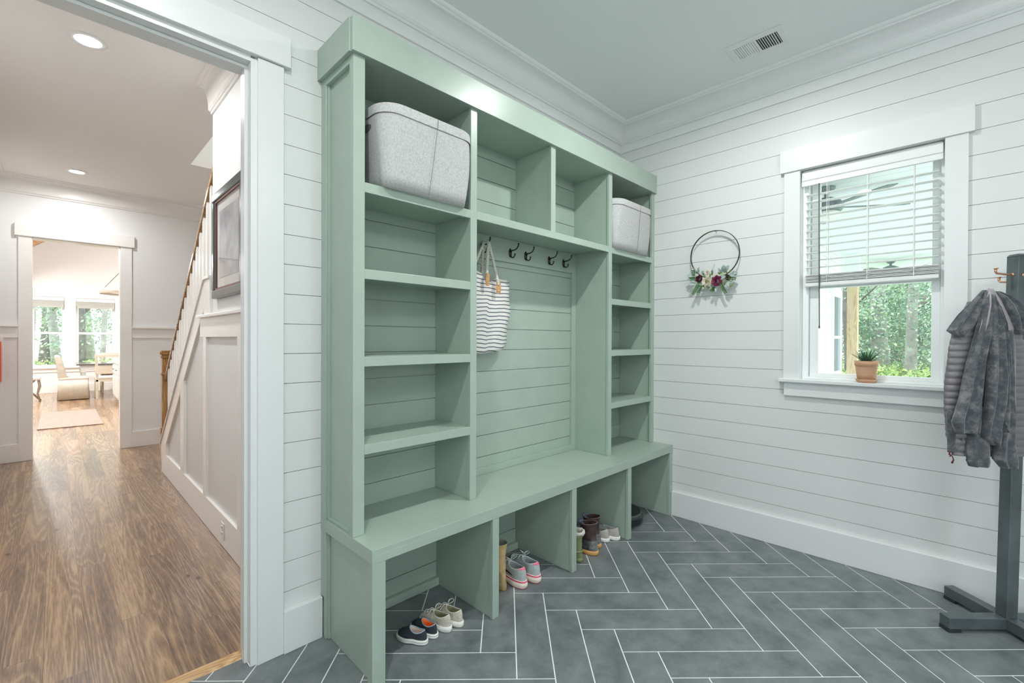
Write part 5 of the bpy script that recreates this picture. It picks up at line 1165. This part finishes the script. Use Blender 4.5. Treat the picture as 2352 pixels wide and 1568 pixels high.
def crown_mesh(name, seed, R_, H_, cnt, lsz, z0):
    r_ = random.Random(seed); m = MB()
    cl = [(r_.gauss(0, R_*.42), r_.gauss(0, R_*.42), z0+r_.random()*H_, r_.uniform(.35, .75)*R_*.55) for _ in range(26)]
    for i in range(cnt):
        cx_, cy_, cz_, cr = cl[r_.randrange(len(cl))]
        d = Vector((r_.gauss(0, 1), r_.gauss(0, 1), r_.gauss(0, .6))); d = d.normalized()*cr*r_.random()**.4
        p = Vector((cx_, cy_, cz_))+d; n_ = Vector((r_.gauss(0, 1), r_.gauss(0, 1), r_.gauss(0, 1)+.8)).normalized(); a_ = n_.orthogonal().normalized(); b_ = n_.cross(a_); s_ = lsz*r_.uniform(.6, 1.3)
        m.add([p-a_*s_*.5, p+b_*s_*.28, p+a_*s_*.5, p-b_*s_*.28], [(0, 1, 2, 3)])
    return m
def trunk_mesh(seed, h, r, lean, br=5):
    r_ = random.Random(seed); m = MB(); pts = [Vector((lean*k/8*h*.1+r_.uniform(-.04, .04), r_.uniform(-.04, .04), -.46+h*k/8)) for k in range(9)]; m.tube(pts, [r*(1.15 if k == 0 else 1-.075*k) for k in range(9)], 10)
    for k in range(br):
        i = r_.randrange(2, 7); a_ = r_.random()*2*PI; l_ = r_.uniform(1.2, 2.4); p = pts[i]; m.tube([p, p+Vector((math.cos(a_)*l_*.5, math.sin(a_)*l_*.5, l_*.5)), p+Vector((math.cos(a_)*l_, math.sin(a_)*l_, l_*1.2))], [r*.35, r*.22, r*.08], 6)
    return m
protos = []
for sd, (R_, H_, cnt, lsz, z0, tr, br) in enumerate(((3.2, 9, 15000, .088, .8, .16, 9), (3.0, 9, 12000, .08, 1.6, .09, 10), (3.6, 10, 16000, .095, .3, .24, 8), (3.2, 9, 2600, .13, 1.5, .17, 10), (3.0, 9, 2200, .12, 2.5, .10, 10), (3.4, 10, 2800, .14, .8, .22, 10))):
    lo = Vector((-200-20*sd, 0, 0)); e = empty('tree', (0, 0, 0), 'x', 'tree')
    tm = trunk_mesh(sd+3, 11, tr, (-1)**sd*.5, br); t_ = tm.build('trunk', 'bark' if sd not in (1, 5) else 'barkd', e, smooth=True)
    cm = crown_mesh('crown', sd+11, R_, H_, cnt, lsz, z0); c_ = cm.build('foliage', 'leafA', e)
    protos.append(e)
def dirpos(az, t): a = math.radians(az); return (CAM.x+math.sin(a)*t, CAM.y+math.cos(a)*t)
trees = []
names_ = {}
def put(pr, x, y, rz, sc, label, group):
    e = copy_tree(pr) if pr.get('used') else pr
    pr['used'] = 1
    e.location = (x, y, 0); e.rotation_euler = (0, 0, rz); e.scale = (sc, sc, sc); e['label'] = label; e['group'] = group
    if 'used' in e and e is not pr: del e['used']
    return e
G1, G2 = 'woodland trees beyond the porch', 'woodland trees beyond the dining windows'
L1, L2 = 'woodland tree with green leaves standing beyond the covered porch', 'woodland tree seen through the two dining-room windows'
ra = random.Random(21)
t1 = [(84.3, 21, 2, 1.15), (81.7, 16, 1, .9), (86.2, 18, 0, .95), (83.0, 27, 0, 1.2), (87.5, 24, 2, 1.1), (80.0, 24, 1, 1.2), (85.2, 34, 2, 1.5), (82.0, 36, 0, 1.5), (88.5, 33, 1, 1.5), (79, 33, 2, 1.5), (91, 26, 0, 1.2), (77, 27, 0, 1.2), (95, 28, 2, 1.3), (72, 30, 2, 1.4), (84, 46, 0, 2.0), (88, 46, 2, 2.0), (80, 46, 1, 2.0)]
for az, t, k, sc in t1:
    x, y = dirpos(az, t); put(protos[k], x, y, ra.random()*6, sc, L1, G1)
t2 = [(-1.6, 26, 1, 1.0), (.2, 30, 0, 1.1), (1.6, 27, 2, 1.0), (3.2, 25, 1, 1.0), (-.6, 38, 2, 1.5), (2.4, 40, 0, 1.5), (4.6, 34, 2, 1.4), (-5, 34, 0, 1.4), (7, 36, 1, 1.5), (-9, 36, 2, 1.5)]
for az, t, k, sc in t2:
    x, y = dirpos(az, t); put(protos[k+3], x, y, ra.random()*6, sc, L2, G2)
sh = empty('shrub', (0, 0, 0), 'x', 'shrub'); cm = crown_mesh('c', 77, 1.1, .75, 2600, .11, -.3); cm.build('foliage', 'leafB', sh)
mm = MB(); rr_ = random.Random(9)
for k in range(9): a_ = rr_.random()*6.3; mm.tube([(0, 0, -.46), (math.cos(a_)*.25, math.sin(a_)*.25, 0), (math.cos(a_)*.6, math.sin(a_)*.6, .4)], [.02, .012, .004], 5)
mm.build('stems', 'barkd', sh)
for i, (az, t) in enumerate(((80.5, 13.5), (82.5, 14.5), (84.5, 14), (86.4, 14.5), (83.6, 17), (88.2, 15), (78.5, 15), (86, 19))):
    x, y = dirpos(az, t); put(sh, x, y, ra.random()*6, 1.0, 'bright yellow-green shrub at the wood edge beyond the porch', 'shrubs beyond the porch')
for i, (az, t) in enumerate(((-1.4, 21), (0.2, 22), (1.8, 21.5), (3.4, 22), (4.8, 23))):
    x, y = dirpos(az, t); put(sh, x, y, ra.random()*6, .9, 'bright green shrub low beyond the dining-room windows', 'shrubs beyond the dining windows')
